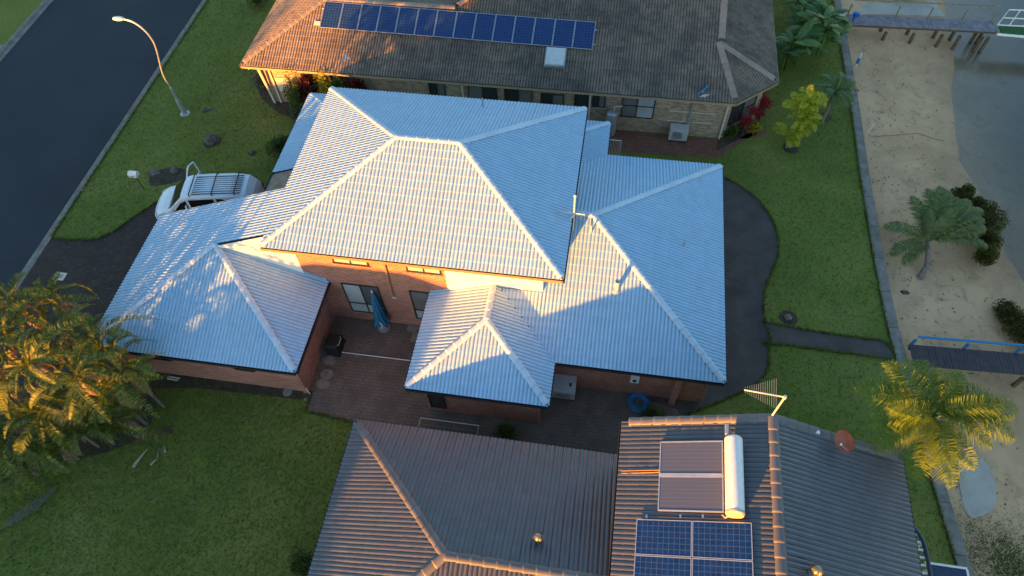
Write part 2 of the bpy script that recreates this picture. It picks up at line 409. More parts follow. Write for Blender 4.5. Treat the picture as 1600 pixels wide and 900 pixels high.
def smooth_line(pts, n=6):
    P = [Vector(p) for p in pts]; P = [P[0]*2-P[1]]+P+[P[-1]*2-P[-2]]; out = []
    for i in range(1, len(P)-2):
        p0, p1, p2, p3 = P[i-1:i+3]
        for j in range(n):
            t = j/n; out.append(.5*((2*p1)+(-p0+p2)*t+(2*p0-5*p1+4*p2-p3)*t*t+(-p0+3*p1-3*p2+p3)*t**3))
    out.append(P[-2]); return out
WALLX = [(400,18.5),(120,22.0),(60,24.8),(27.3,25.93),(17.2,25.92),(12,25.81),(7.1,25.82),(4.6,25.86),(2.6,25.95),(1.0,26.12),(-3,26.55),(-7,27.0),(-14,28.0),(-40,32),(-120,44),(-400,90)]
WALLO = [(y, x+.42) for y, x in WALLX]
lawn = sheet('lawn', [[(-14.3, 400)]+[(-14.3, -400)]+[(x, y) for y, x in WALLX[::-1]]], 0, M['grass'])
sheet('verge', [[(-400,-400),(-25.5,-400),(-25.5,400),(-400,400)]], 0, M['grass'])
sheet('road', [[(-25.3,-400),(-14.6,-400),(-14.6,400),(-25.3,400)]], -.11, M['asphalt'])
sheet('crossover', [[(-60,15.0),(-25.62,15.0),(-25.62,17.2),(-60,17.2)]], .006, M['concrete'])
kerb_root = S(MB().box(-14.78,-14.44,-60,120,-.2,-.095).build('kerb', M['kerb']))
kr2 = S(MB().box(-25.42,-25.08,-60,120,-.2,-.095).build('kerb', M['kerb']))
for side, root in ((0, kerb_root), (1, kr2)):
    x0 = -14.44 if side == 0 else -25.62
    kme = None
    y = -8.0+side*1.1
    while y < 36:
        low = side == 0 and y < 1.2
        hz = -.055 if low else .02
        m_ = MB()
        L_ = 2.44-.03
        if side == 0:
            m_.add([(0,0,-.2),(.16,0,-.2),(.16,0,hz),(.04,0,hz),(0,0,-.085 if low else -.06),(0,L_,-.2),(.16,L_,-.2),(.16,L_,hz),(.04,L_,hz),(0,L_,-.085 if low else -.06)],
                   [(0,1,2,3,4),(9,8,7,6,5),(0,5,6,1),(1,6,7,2),(2,7,8,3),(3,8,9,4),(4,9,5,0)])
        else:
            m_.add([(.2,0,-.2),(0,0,-.2),(0,0,hz),(.14,0,hz),(.2,0,-.06),(.2,L_,-.2),(0,L_,-.2),(0,L_,hz),(.14,L_,hz),(.2,L_,-.06)],
                   [(0,1,2,3,4),(9,8,7,6,5),(0,5,6,1),(1,6,7,2),(2,7,8,3),(3,8,9,4),(4,9,5,0)])
        m_.build('kerb_stone', M['kerb'], root, loc=(x0+random.uniform(-.008,.008), y, random.uniform(-.006,.006)))
        y += 2.44
# driveway, patio, paths
drive = [(-14.28,-3.5),(-14.28,3.05)]+[tuple(at(*p)[:2]) for p in [(112,375),(150,374),(178,362),(205,342),(245,316)]]+[(-9.0,6.9),(-7,7.25),(-3,7.6),(-1.8,7.6),(-1.8,3.2),(-6.3,2.9),(-6.3,-3.2),(-8,-4)]
sheet('driveway', [drive], .008, M['paver'])
patio = [(1.3,.5),(1.3,-3.3),(1.56,-3.3),(1.56,-4.22),(3.8,-4.45),(4.9,-5.5),(14.6,-5.5),(14.6,-3.9),(15.2,-3.05),(17.6,-2.15),(17.76,-1.5),(11,1)]
sheet('patio', [patio], .008, M['patio'])
edge = smooth_line([(*at(*p)[:2], 0) for p in [(1060,655),(1090,642),(1140,622),(1180,602),(1199,578),(1201,548),(1203,525)]]+[(*at(*p)[:2], 0) for p in [(1195,500),(1193,465),(1204,430),(1216,395),(1213,360),(1195,325),(1165,297),(1130,277)]], 5)
path = [(v.x, v.y) for v in edge]+[(17.5,11.6),(12.5,11.9),(11.5,9),(11,5),(14,-1.4),(17,-2.0)]
sheet('garden_path', [path], .014, M['pebble'])
p4 = [tuple(at(*p)[:2]) for p in [(1190,503),(1240,512),(1310,524),(1380,533),(1393,545),(1394,562),(1320,552),(1240,541),(1190,536)]]
sheet('stepping_path', [p4], .019, M['pebble'])
sheet('side_path', [[tuple(at(*p)[:2]) for p in [(900,230),(975,238),(1085,245),(1122,246),(1150,228),(1195,200),(1196,140)]]+[(21.2,14.5),(19.2,14.0),(9,14.05),(8,12)]], .012, M['red_paver'])
sheet('garden_bed', [[tuple(at(*p)[:2]) for p in [(1120,236),(1150,220),(1188,196),(1188,150)]]+[(20.8,15.6),(18.7,14.0)]], .017, M['soil'])
sheet('garden_bed', [[(-7.6,16.6),(-8.2,15.6),(-7.2,14.2),(-5.9,13.2),(-4.0,12.6),(-1,13),(-1,14.2),(-6.4,14.3)]], .008, M['soil'])
sheet('garden_bed', [smooth_poly([(-11.1,7.7),(-10.7,7.0),(-9.6,7.4),(-9.0,8.0),(-9.7,8.4),(-10.7,8.2)])], .008, M['soil'])
sheet('garden_bed', [smooth_poly([(-6.6,-.6),(-6.6,-3.4),(-5.6,-3.9),(-4.9,-4.9),(-4.9,-6.2),(-6.2,-7.2),(-8.5,-7.9),(-11.5,-8.2),(-14,-7.8),(-14,-4.2),(-10,-2.6)])], .016, M['soil'])
sheet('garden_bed', [[(-6.5,-3.3),(1.5,-3.3),(1.5,-3.75),(-3.5,-3.85),(-6.5,-4.3)]], .020, M['soil'])
for pxy, rr in (((330,222),.55),((395,240),.25),((288,176),.26),((322,172),.3),((1235,232),.5),((1290,183),.4),((1230,497),.45)):
    c = at(*pxy); sheet('bare_patch', [smooth_poly([(c.x+rr*random.uniform(.7,1.1)*math.cos(a), c.y+rr*random.uniform(.6,1)*math.sin(a)) for a in [k*PI/4 for k in range(8)]])], .007, M['soil'])
# concrete strip and seawall
strip = [(x-.02, y) for y, x in WALLX]; 
def wx(y, tab=WALLX):
    for (ya, xa), (yb, xb) in zip(tab, tab[1:]):
        if yb <= y <= ya: return xb+(xa-xb)*(y-yb)/(ya-yb)
    return tab[-1][1]
sw = thing('seawall', 'grey concrete seawall along the edge of the sandy canal beach', 'seawall')
y = -12.0
while y < 34:
    L_ = 1.9
    a0, a1 = wx(y), wx(y+L_-.02)
    MB().prism([(a0-.02,y),(a0+.44,y),(a1+.44,y+L_-.02),(a1-.02,y+L_-.02)], -.35, .05+random.uniform(-.008,.008)).build('capping_slab', M['kerb'], sw)
    MB().prism([(a0+.02,y),(a0+.38,y),(a1+.38,y+L_-.01),(a1+.02,y+L_-.01)], -2.2, -.354).build('wall_panel', M['concrete'], sw)
    y += L_
# beach, falling to the canal
def shore(y):
    pts = [(60,34),(30,33.4),(24.3,33.2),(21.3,32.4),(19,32.0),(15,31.7),(13.2,32.2),(10,32.5),(7.2,33.0),(3,33.6),(-8,35),(-40,40)]
    if y > 60: return 34
    for (ya, xa), (yb, xb) in zip(pts, pts[1:]):
        if yb <= y <= ya: return xb+(xa-xb)*(y-yb)/(ya-yb)
    return 40
def bz(x, yy):
    x0 = wx(yy)+.30; t = (x-x0)/(shore(max(-40,min(60,yy)))-x0)
    z = -.55+(-1.15+.55)*min(max(t,0),1)**1.3-max(0,t-1)*.75
    return z+(.04*math.sin(yy*.9+x)*math.sin(x*1.1+yy*.4)+.02*math.sin(yy*2.1-x*1.2))*(1 if 0 < t < .8 else .25)
bv, bf = [], []
ys = [-400,-120,-40]+[ -30+i*1.0 for i in range(100)]+[120,400]
ts = [0,.1,.2,.3,.4,.5,.6,.7,.8,.9,1.0,1.1,1.2,1.35,1.5,1.8,2.4,4,10,60]
WZ = -1.15
for yy in ys:
    x0 = wx(max(-399,min(399,yy)))+.30; xs = shore(max(-40,min(60,yy)))
    if yy < -40: xs = x0+8
    for t in ts:
        x = x0+(xs-x0)*t
        z = -.55+(WZ+.55)*min(t,1)**1.3 - (max(0,t-1)*.75 if t > 1 else 0)
        z = max(z, -4.0)
        z += (.04*math.sin(yy*.9+x)*math.sin(x*1.1+yy*.4)+.02*math.sin(yy*2.1-x*1.2)) * (1 if 0 < t < .8 else (.25 if t < 4 else 0))
        bv.append((x, yy, z))
nc = len(ts)
for i in range(len(ys)-1):
    for j in range(nc-1):
        a = i*nc+j; bf.append((a, a+1, a+1+nc, a+nc))
beach = S(raw('beach', bv, bf, M['sand'], smooth=True))
water_o = S(raw('water', [(26.8+(-0),-400,WZ),(400,-400,WZ),(400,400,WZ),(26.8,400,WZ)], [(0,1,2,3)], M['water']))
c = [tuple(at(*p, -.75)[:2]) for p in [(1490,700),(1512,708),(1535,724),(1549,750),(1552,785),(1540,803),(1505,803)]]
pad = S(MB().prism(smooth_poly(c, 4), -1.0, -.545).build('boat_ramp', M['pale_concrete']))

# ================================================================ ROOF TILES
TW, TG = .30, .33
def tile_geo(seg=5, amp=.037, lip=.024):
    """one double-roll tile in local (u, v, n): returns verts, faces"""
    us = [k/(2*seg)*TW for k in range(2*seg+1)]
    def h(u):
        q = (u/(TW/2)) % 1.0
        return amp*(math.sin(PI*q)**.8 if 0 < q < 1 else 0)
    top0 = [(u, -.012, h(u)+lip) for u in us]; lipv = list(top0); top1 = [(u, TG+.004, h(u)) for u in us]; fr = [(u, -.012, max(h(u)-.012, -.012)) for u in us]
    n = len(us); vs_ = top0+top1+fr+lipv; fs = []
    for i in range(n-1):
        fs.append((i, i+1, n+i+1, n+i)); fs.append((2*n+i, 2*n+i+1, 3*n+i+1, 3*n+i))
    return vs_, fs
TV, TF = tile_geo()
def rib_of(u):
    q = (u/(TW/2)) % 1.0
    return math.sin(PI*q) if 1e-4 < q < 1-1e-4 else 0.0
TR_ = [rib_of(v[0]) for v in TV]
def set_rib(me, vals):
    a = me.attributes.new('rib', 'FLOAT', 'POINT'); a.data.foreach_set('value', vals)
def face_frame(p0, u, hdir, tp):
    th = math.atan(tp); U = Vector((*u, 0)); H = Vector((*hdir, 0))
    V = H*math.cos(th)+Vector((0,0,1))*math.sin(th); N = U.cross(V)
    if N.z < 0: N = -N
    return Vector(p0), U, H, V, N, math.cos(th)
class Roof:
    def __init__(s, parent, mat, ridge, tp, limit=300):
        s.root = parent; s.mat = mat; s.ridge = ridge; s.tp = tp; s.limit = limit; s.full = []; s.jv = []; s.jf = []; s.jr = []
        s.deck = MB(); s.lift = .035
    def face(s, p0, u, hdir, poly, tp=None, off=0.0, gauge=None):
        """p0: a point of the eave line (xyz); u: unit xy along eave; hdir: unit xy up-slope; poly: convex xy outline"""
        tp = tp or s.tp
        P0, U, H, V, N, ct = face_frame(p0, u, hdir, tp)
        uv = []
        for q in poly:
            d = Vector((q[0], q[1], 0))-Vector((P0.x, P0.y, 0)); uv.append((d.dot(U), d.dot(H)/ct))
        ar = sum(uv[i][0]*uv[(i+1) % len(uv)][1]-uv[(i+1) % len(uv)][0]*uv[i][1] for i in range(len(uv)))
        if ar < 0: uv = uv[::-1]
        n = len(uv)
        s.deck.slab([P0+U*a+V*b-N*.0 for a, b in uv], N, .06)
        lines = []
        for i in range(n):
            a = Vector(uv[i]); b = Vector(uv[(i+1) % n]); t = (b-a)
            if t.length < 1e-4: continue
            t.normalize(); lines.append((a, Vector((t.y, -t.x))))      # outward normal
        g = TG; lo_u = min(p[0] for p in uv); hi_u = max(p[0] for p in uv); lo_v = min(p[1] for p in uv); hi_v = max(p[1] for p in uv)
        bm = bmesh.new()
        cross = U.cross(V).dot(N) > 0
        for j in range(int(math.floor(lo_v/g))-1, int(math.ceil(hi_v/g))+1):
            for i in range(int(math.floor((lo_u-off)/TW))-1, int(math.ceil((hi_u-off)/TW))+1):
                cu0, cv0 = off+i*TW, j*g
                cs = [Vector((cu0, cv0)), Vector((cu0+TW, cv0)), Vector((cu0+TW, cv0+g)), Vector((cu0, cv0+g))]
                if any(all((c_-a).dot(nn) > -1e-6 for c_ in cs) for a, nn in lines): continue
                inside = all((c_-a).dot(nn) < .012 for c_ in cs for a, nn in lines)
                jit = random.uniform(-.003, .003)
                if inside:
                    s.full.append((P0+U*cu0+V*cv0+N*(s.lift+jit), U, V, N, random.uniform(-.006, .006)))
                else:
                    vv = [bm.verts.new((cu0+x, cv0+y, z+s.lift+jit)) for x, y, z in TV]
                    for f in TF:
                        try: bm.faces.new([vv[k] for k in f])
                        except ValueError: pass
        for a, nn in lines:
            off_out = .03 if abs(nn.y+1) < 1e-3 else .0
            bmesh.ops.bisect_plane(bm, geom=bm.verts[:]+bm.edges[:]+bm.faces[:], dist=1e-5, plane_co=(a.x+nn.x*off_out, a.y+nn.y*off_out, 0), plane_no=(nn.x, nn.y, 0), clear_outer=True)
        bm.verts.ensure_lookup_table(); bm.verts.index_update(); b0 = len(s.jv)
        for v in bm.verts: s.jv.append(tuple(P0+U*v.co.x+V*v.co.y+N*v.co.z)); s.jr.append(rib_of(v.co.x-off))
        for f in bm.faces:
            ix = [b0+v.index for v in f.verts]; s.jf.append(ix if cross else ix[::-1])
        bm.free()
    def cap_line(s, a, b, r=.115, label=None, L=.40):
        """ridge tiles along a-b (3d), overlapping; each one a piece"""
        a = Vector(a); b = Vector(b)
        if abs(a.z-b.z) > .3: a = a+(b-a).normalized()*(.10 if r < .12 else .24)
        d = b-a; n = max(1, round(d.length/L)); t = d.normalized(); st = d.length/n
        key = (round(st, 3), round(r, 3))
        side = t.cross(Vector((0,0,1))).normalized(); up = side.cross(t)
        me = s.cache.get(key) if hasattr(s, 'cache') else None
        if me is None:
            if not hasattr(s, 'cache'): s.cache = {}
            vs_, fs = [], []; m = 7
            for x, rr in ((-.02, r*1.08), (.05, r*1.06), (st+.01, r*.93)):
                for k in range(m):
                    an = PI*(k/(m-1)); vs_.append((x, rr*1.15*math.cos(an), rr*.62*math.sin(an)))
            for q in range(2):
                for k in range(m-1):
                    i = q*m+k; fs.append((i, i+1, i+1+m, i+m))
            base = len(vs_)
            for k in range(m): y_, z_ = vs_[k][1], vs_[k][2]; vs_.append((-.02, y_*.8, z_*.7-.01))
            for k in range(m-1): fs.append((k, base+k, base+k+1, k+1))
            me = bpy.data.meshes.new('ridge_cap'); me.from_pydata(vs_, [], fs); me.materials.append(s.ridge)
            for p in me.polygons: p.use_smooth = p.index < 2*(m-1)
            s.cache[key] = me
        for i in range(n):
            p = a+t*(st*i)+Vector((0,0,1))*(s.lift+.035)
            mw = Matrix(((t.x, side.x, up.x, p.x), (t.y, side.y, up.y, p.y), (t.z, side.z, up.z, p.z), (0,0,0,1)))
            link('ridge_cap', me, s.root, mw @ Matrix.Rotation(random.uniform(-.02,.02), 4, 'X'))
    def finish(s):
        inv = s.full
        def key(t):
            p = t[0]+t[1]*.15+t[2]*.16; x, y = topx(p)
            vis = 5 < x < 1595 and 5 < y < 895
            return (0 if vis else 1, (p-CAM).length)
        inv.sort(key=key)
        ind = inv[:s.limit]; rest = inv[s.limit:]
        if ind:
            me = {}
            for (p, U, V, N, rj) in ind:
                sgn = U.cross(V).dot(N) > 0
                if sgn not in me:
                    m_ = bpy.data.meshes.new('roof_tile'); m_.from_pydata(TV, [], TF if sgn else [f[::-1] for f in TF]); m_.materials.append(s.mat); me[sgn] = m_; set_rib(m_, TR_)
                    for q in m_.polygons: q.use_smooth = (q.index % 2 == 0)
                mw = Matrix(((U.x, V.x, N.x, p.x), (U.y, V.y, N.y, p.y), (U.z, V.z, N.z, p.z), (0,0,0,1)))
                link('roof_tile', me[sgn], s.root, mw)
        for (p, U, V, N, rj) in rest:
            b0 = len(s.jv); sgn = U.cross(V).dot(N) > 0
            for x, y, z in TV: s.jv.append(tuple(p+U*x+V*y+N*z))
            s.jr += TR_
            for f in TF:
                ix = [b0+k for k in f]; s.jf.append(ix if sgn else ix[::-1])
        o = raw('roof_tiling', s.jv, s.jf, s.mat, s.root); tag(o, kind='stuff')
        for q in o.data.polygons: q.use_smooth = q.area > .0035
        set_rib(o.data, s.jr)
        s.deckme = s.deck
def new_roof(house, mat, ridge, tp, limit=300, outline_boxes=()):
    rt = bpy.data.objects.new('roof', None)     # replaced below by the deck mesh
    bpy.data.objects.remove(rt)
    me = bpy.data.meshes.new('roof'); o = link('roof', me, house)
    r_ = Roof(o, mat, ridge, tp, limit); r_.obj = o; return r_
def close_roof(r_):
    r_.finish()
    me = r_.deck.mesh('roof', M['deck']); old = r_.obj.data; r_.obj.data = me
def gutter(house, a, b, z, m, w_=.11, h_=.12, out=(0,0)):
    """gutter along an eave from a to b (xy), outer face out by w_"""
    a = Vector((*a, 0)); b = Vector((*b, 0)); n = Vector((*out, 0)); t = (b-a).normalized()
    mb = MB()
    zz = Vector((0,0,1))
    prof = [(0, 0), (0, -h_), (w_, -h_), (w_, .0), (w_-.015, .0), (w_-.015, -h_+.02), (.015, -h_+.02), (.015, 0)]
    P_ = []
    for q in (a, b):
        for o_, h in prof: P_.append(q+n*(o_-.02)+zz*(z+h))
    k = len(prof)
    mb.add(P_, [tuple(range(k)), tuple(range(k, 2*k))[::-1]]+[(i, i+k, (i+1) % k+k, (i+1) % k) for i in range(k)])
    return mb.build('gutter', m, house)
def window(house, wall, x0, x1, z0, z1, y, out=-1, frame=None, panes=((0,1,'glass_dark'),), deep=.05, ax='x', fw_=.05, hbar=None, hpanes=None):
    """window set in a wall facing -y (ax='x') : frame part with panes as sub-parts; stands proud of / is let into the wall by a reveal"""
    frame = frame or M['alu_dark']
    f = MB()
    ya, yb = sorted((y+out*.004, y+out*(.004+deep)))
    def bx(mb, a0, a1, y0, y1, c0, c1):
        if ax == 'x': mb.box(a0, a1, y0, y1, c0, c1)
        else: mb.box(y0, y1, a0, a1, c0, c1)
    bx(f, x0, x0+fw_, ya, yb, z0, z1); bx(f, x1-fw_, x1, ya, yb, z0, z1); bx(f, x0+fw_, x1-fw_, ya, yb, z0, z0+fw_); bx(f, x0+fw_, x1-fw_, ya, yb, z1-fw_, z1)
    W_ = x1-x0
    for (a, b, g) in panes[:-1]: bx(f, x0+W_*b-.025, x0+W_*b+.025, ya+.003, yb-.003, z0+fw_, z1-fw_)
    if hbar is not None:
        bx(f, x0+fw_, x1-fw_, ya+.006, yb-.006, z0+(z1-z0)*hbar-.025, z0+(z1-z0)*hbar+.025)
    fo = f.build('window', frame, house)
    yp0, yp1 = sorted((y+out*.002, y+out*(.02)))
    for (a, b, g) in panes:
        zs = [(z0, z1)] if hbar is None else [(z0, z0+(z1-z0)*hbar), (z0+(z1-z0)*hbar, z1)]
        for k, (c0, c1) in enumerate(zs):
            gm = g if isinstance(g, str) else g[k]
            q = MB(); bx(q, x0+W_*a+.01, x0+W_*b-.01, yp0, yp1, c0+.005, c1-.005)
            po = q.build('pane', M[gm]); po.parent = fo; KIDS.setdefault(fo.name, []).append(po)
    return fo
def sill(house, x0, x1, z, y, m):
    MB().box(x0-.05, x1+.05, y-.09, y+.0, z-.07, z-.004).build('window_sill', m, house)

# ================================================================ MAIN HOUSE
H1, H2, TPM = 2.84, 5.624, .4033
UX1, UD = 11.8, 9.23; GX0, GX1, GY0 = -6.9, 1.86, -3.81; LX1, LY0, LY1 = 18.23, -1.99, 9.22; MX0, MX1, MY0 = 6.29, 11.77, -3.85
WY, WEx, WWx, WN = .5, 11.0, .8, 8.75
main = thing('house', 'red brick two storey house under white painted tiled hip roofs', 'house', group=None)
RF = new_roof(main, M['white_tile'], M['white_ridge'], TPM, 300)
hu = UD/2; zr = H2+TPM*hu
# upper hip roof
RF.face((0,0,H2), (1,0), (0,1), [(0,0),(UX1,0),(UX1-hu,hu),(hu,hu)])
RF.face((0,UD,H2), (1,0), (0,-1), [(0,UD),(UX1,UD),(UX1-hu,hu),(hu,hu)])
RF.face((UX1,0,H2), (0,1), (-1,0), [(UX1,0),(UX1,UD),(UX1-hu,hu)])
RF.face((GX0,0,H1), (0,1), (1,0), [(0,0),(0,UD),(hu,hu)])
for a, b in (((0,0,H2),(hu,hu,zr)), ((0,UD,H2),(hu,hu,zr)), ((UX1,0,H2),(UX1-hu,hu,zr)), ((UX1,UD,H2),(UX1-hu,hu,zr)), ((hu,hu,zr),(UX1-hu,hu,zr))): RF.cap_line(a, b)
# garage wing and the long slope rising to the upper roof
gh = (GX1-GX0)/2; zg = H1+TPM*gh; VY = 3.04
RF.face((GX0,0,H1), (0,1), (1,0), [(GX0,GY0),(GX0+gh,GY0+gh),(GX0,GY0+gh)])
RF.face((GX0,0,H1), (0,1), (1,0), [(GX0,GY0+gh),(0,GY0+gh),(0,VY),(GX0,VY)])
RF.face((GX0,GY0,H1), (1,0), (0,1), [(GX0,GY0),(GX1,GY0),(GX0+gh,GY0+gh)])
RF.face((GX1,GY0,H1), (0,1), (-1,0), [(GX1,GY0),(GX1,WY-.01),(GX1-(WY-.01-GY0),WY-.01)])
RF.cap_line((GX0,GY0,H1), (GX0+gh,GY0+gh,zg)); RF.cap_line((GX1,GY0,H1), (GX0+gh,GY0+gh,zg))
# living wing
lh = (LY1-LY0)/2; zl = H1+TPM*lh
RF.face((MX1,LY0,H1), (1,0), (0,1), [(MX1,LY0),(LX1,LY0),(LX1-lh,LY0+lh),(WEx,LY0+lh),(WEx,WY),(9.3,WY-.01)] if False else [(MX1,LY0),(LX1,LY0),(LX1-lh,LY0+lh),(WEx,LY0+lh),(WEx,LY0+(MX1-WEx))])
RF.face((MX1,LY0,H1), (1,0), (0,1), [(WEx,LY0+(MX1-WEx)),(WEx,WY-.01),(MX1-(WY-.01-LY0),WY-.01)])
RF.face((LX1,LY0,H1), (0,1), (-1,0), [(LX1,LY0),(LX1,LY1),(LX1-lh,LY0+lh)])
RF.face((WEx,LY1,H1), (1,0), (0,-1), [(LX1,LY1),(12.9,LY1),(WEx,LY1-(12.9-WEx)),(WEx,LY0+lh),(LX1-lh,LY0+lh)])
RF.cap_line((LX1,LY0,H1), (LX1-lh,LY0+lh,zl)); RF.cap_line((LX1,LY1,H1), (LX1-lh,LY0+lh,zl)); RF.cap_line((LX1-lh,LY0+lh,zl), (WEx+.02,LY0+lh,zl))
# small back hip
SY = 11.45
RF.face((12.9,LY1,H1), (0,1), (-1,0), [(12.9,LY1),(12.9,SY),(WEx,SY-(12.9-WEx)),(WEx,LY1-(12.9-WEx))])
RF.face((WEx,SY,H1), (1,0), (0,-1), [(12.9,SY),(WEx,SY),(WEx,SY-(12.9-WEx))])
RF.face((WEx,SY,H1), (1,0), (0,-1), [(WEx,SY),(9.0,SY),(9.0,SY-1.9),(WEx,SY-1.9)])
RF.cap_line((12.9,SY,H1), (WEx,SY-1.9,H1+TPM*1.9))
# front hip (middle)
mh = (MX1-MX0)/2; zm = H1+TPM*mh; mx = MX0+mh
RF.face((MX0,MY0,H1), (0,1), (1,0), [(MX0,MY0),(mx,MY0+mh),(mx,WY-.01),(MX0,WY-.01)])
RF.face((MX0,MY0,H1), (1,0), (0,1), [(MX0,MY0),(MX1,MY0),(mx,MY0+mh)])
RF.face((MX1,MY0,H1), (0,1), (-1,0), [(MX1,MY0),(MX1,LY0),(MX1-(WY-.01-LY0),WY-.01),(mx,WY-.01),(mx,MY0+mh)])
RF.cap_line((MX0,MY0,H1), (mx,MY0+mh,zm)); RF.cap_line((MX1,MY0,H1), (mx,MY0+mh,zm)); RF.cap_line((mx,MY0+mh,zm), (mx,WY-.01,zm))
# low side strip roof on the west
RF.face((-2.55,11.65,3.0), (0,1), (1,0), [(-2.55,6.05),(-2.55,11.65),(-1.1,10.2),(.8,10.2),(.8,6.05)] if False else [(-2.55,6.05),(-2.55,11.65),(.8,8.4),(.8,6.05)], tp=.38)
RF.face((-2.55,11.65,3.0), (1,0), (0,-1), [(-2.55,11.65),(.8,11.65),(.8,8.4)], tp=.38)
RF.cap_line((-2.55,11.65,3.0), (.8,8.4,3.0+.38*3.3), r=.06)
close_roof(RF)
# valley tray
MB().bar((MX1,LY0,H1+.07), (MX1-(WY-LY0),WY,H1+.07+TPM*(WY-LY0)), .05, .012).build('valley', M['gutter_dark'], RF.obj)
MB().bar((12.9,LY1,H1+.07), (WEx,LY1-1.9,H1+.07+TPM*1.9), .05, .012).build('valley', M['gutter_dark'], RF.obj)
# verge of the long slope and its white board
MB().bar((GX0+gh+.1,WY-.03,zg-.02), (0,WY-.03,H2-.03), .03, .16).build('verge_board', M['white_paint'], main)
MB().bar((GX0,VY+.02,H1-.0), (0,VY+.02,H2-.03), .03, .16).build('verge_board', M['gutter_dark'], main)
MB().bar((-.01,0,H2-.05),(-.01,WY+.25,H2-.05), .03, .12).build('verge_board', M['gutter_dark'], main)
# gutters
gd, gf = M['gutter_dark'], M['fascia']
gutter(main, (-.02,0), (UX1+.02,0), H2+.015, gf, out=(0,-1), w_=.10, h_=.15)
gutter(main, (UX1,-.08), (UX1,UD), H2+.015, gd, out=(1,0)); gutter(main, (0,UD), (UX1,UD), H2+.015, gd, out=(0,1)); gutter(main, (0,VY+.1), (0,UD), H2+.015, gd, out=(-1,0))
gutter(main, (GX0,GY0), (GX1,GY0), H1+.015, gd, out=(0,-1)); gutter(main, (GX1,GY0), (GX1,WY), H1+.015, gd, out=(1,0)); gutter(main, (GX0,GY0), (GX0,VY), H1+.015, gd, out=(-1,0))
gutter(main, (MX0,MY0), (MX0,WY), H1+.015, gd, out=(-1,0)); gutter(main, (MX0,MY0), (MX1,MY0), H1+.015, gd, out=(0,-1)); gutter(main, (MX1,MY0), (MX1,LY0-.08), H1+.015, gd, out=(1,0))
gutter(main, (MX1+.1,LY0), (LX1,LY0), H1+.015, gd, out=(0,-1)); gutter(main, (LX1,LY0), (LX1,LY1), H1+.015, gd, out=(1,0)); gutter(main, (13.0,LY1), (LX1,LY1), H1+.015, gd, out=(0,1))
gutter(main, (12.9,LY1+.1), (12.9,SY), H1+.015, gd, out=(1,0)); gutter(main, (-2.55,5.0), (-2.55,11.65), 3.015, gd, out=(-1,0))
# soffits
MB().box(.02,UX1-.02,.02,UD-.02,H2-.17,H2-.14).build('soffit', M['soffit'], main)
for x0, x1, y0, y1 in ((GX0+.05,GX1-.05,GY0+.05,WY-.02), (GX0+.05,.7,WY-.02,VY-.02), (MX0+.05,MX1-.05,MY0+.05,WY-.02), (MX1-.05+.002,LX1-.05,LY0+.05,LY1-.05), (WEx+.3,12.85,LY1-.05+.002,SY-.05)):
    MB().box(x0,x1,y0,y1,H1-.15,H1-.12).build('soffit', M['soffit'], main)
MB().box(-2.5,.78,VY+.1,11.6,2.86,2.89).build('soffit', M['soffit'], main)
# grey flat awning at the south end of the strip
MB().slab([(-2.6,4.9,2.98),(-2.6,6.03,2.98),(-.02,6.03,4.0),(-.02,4.9,4.0)], (-.37,0,.93), .05).build('awning', M['stone'], main)
# walls: upper body, one face at a time
def wall(poly_xz, y, t, m, name='wall', label=None, ax='x'):
    mb = MB(); n = len(poly_xz)
    if ax == 'x': mb.add([(p[0], y, p[1]) for p in poly_xz]+[(p[0], y+t, p[1]) for p in poly_xz], [tuple(range(n)), tuple(range(n,2*n))[::-1]]+[(i,(i+1)%n,(i+1)%n+n,i+n) for i in range(n)])
    else: mb.add([(y, p[0], p[1]) for p in poly_xz]+[(y+t, p[0], p[1]) for p in poly_xz], [tuple(range(n)), tuple(range(n,2*n))[::-1]]+[(i,(i+1)%n,(i+1)%n+n,i+n) for i in range(n)])
    return mb.build(name, m, main, label=label)
UZ = H2-.172
gz = lambda x: H1+TPM*(x-GX0)
wall([(-2.45,2.0),(.92,2.0),(.92,UZ),(-.35,UZ),(-2.45,gz(-2.45)-.1)], WY, .2, M['render'], label='white rendered wall')
wall([(.92,0),(7.10,0),(7.10,UZ),(.92,UZ)], WY+.003, .2, M['brick_red'], label='red brick wall')
wall([(7.10,2.0),(WEx,2.0),(WEx,UZ),(7.10,UZ)], WY, .2, M['render'], label='white rendered wall')
wall([(WY+.2,0),(WN,0),(WN,UZ),(WY+.2,UZ)], WEx-.2, .2, M['render'], ax='y'); wall([(WWx,0),(WEx-.2,0),(WEx-.2,UZ),(WWx,UZ)], WN-.2, .2, M['render'])
wall([(WY+.2,0),(WN-.2,0),(WN-.2,UZ),(WY+.2,UZ)], WWx, .12, M['brick_red'], ax='y')
wz = H1-.152
GWx, GWy, GEx = GX0+.45, GY0+.45, GX1-.45
def bricks(x0, y0, x1, y1, t=.2):
    if abs(x1-x0) > abs(y1-y0): wall([(x0,0),(x1,0),(x1,wz),(x0,wz)], y0, t, M['brick_red'])
    else: wall([(y0,0),(y1,0),(y1,wz),(y0,wz)], x0, t, M['brick_red'], ax='y')
bricks(GWx, GWy, GEx, GWy); bricks(GEx-.2, GWy+.2, GEx-.2, WY); bricks(GWx, GWy+.2, GWx, 2.6); bricks(GWx+.2, 2.4, .8, 2.4)
MWx0, MWx1, MWy, LWx, LWy, LWn = MX0+.45, MX1-.45, MY0+.45, LX1-.45, LY0+.45, LY1-.45
bricks(MWx0, MWy, MWx1, MWy); bricks(MWx0, MWy+.2, MWx0, WY); bricks(MWx1-.2, MWy+.2, MWx1-.2, LWy); bricks(MWx1-.2, LWy, LWx, LWy); bricks(LWx-.2, LWy+.2, LWx-.2, LWn); bricks(WEx+.1, LWn-.2, LWx-.2, LWn-.2)
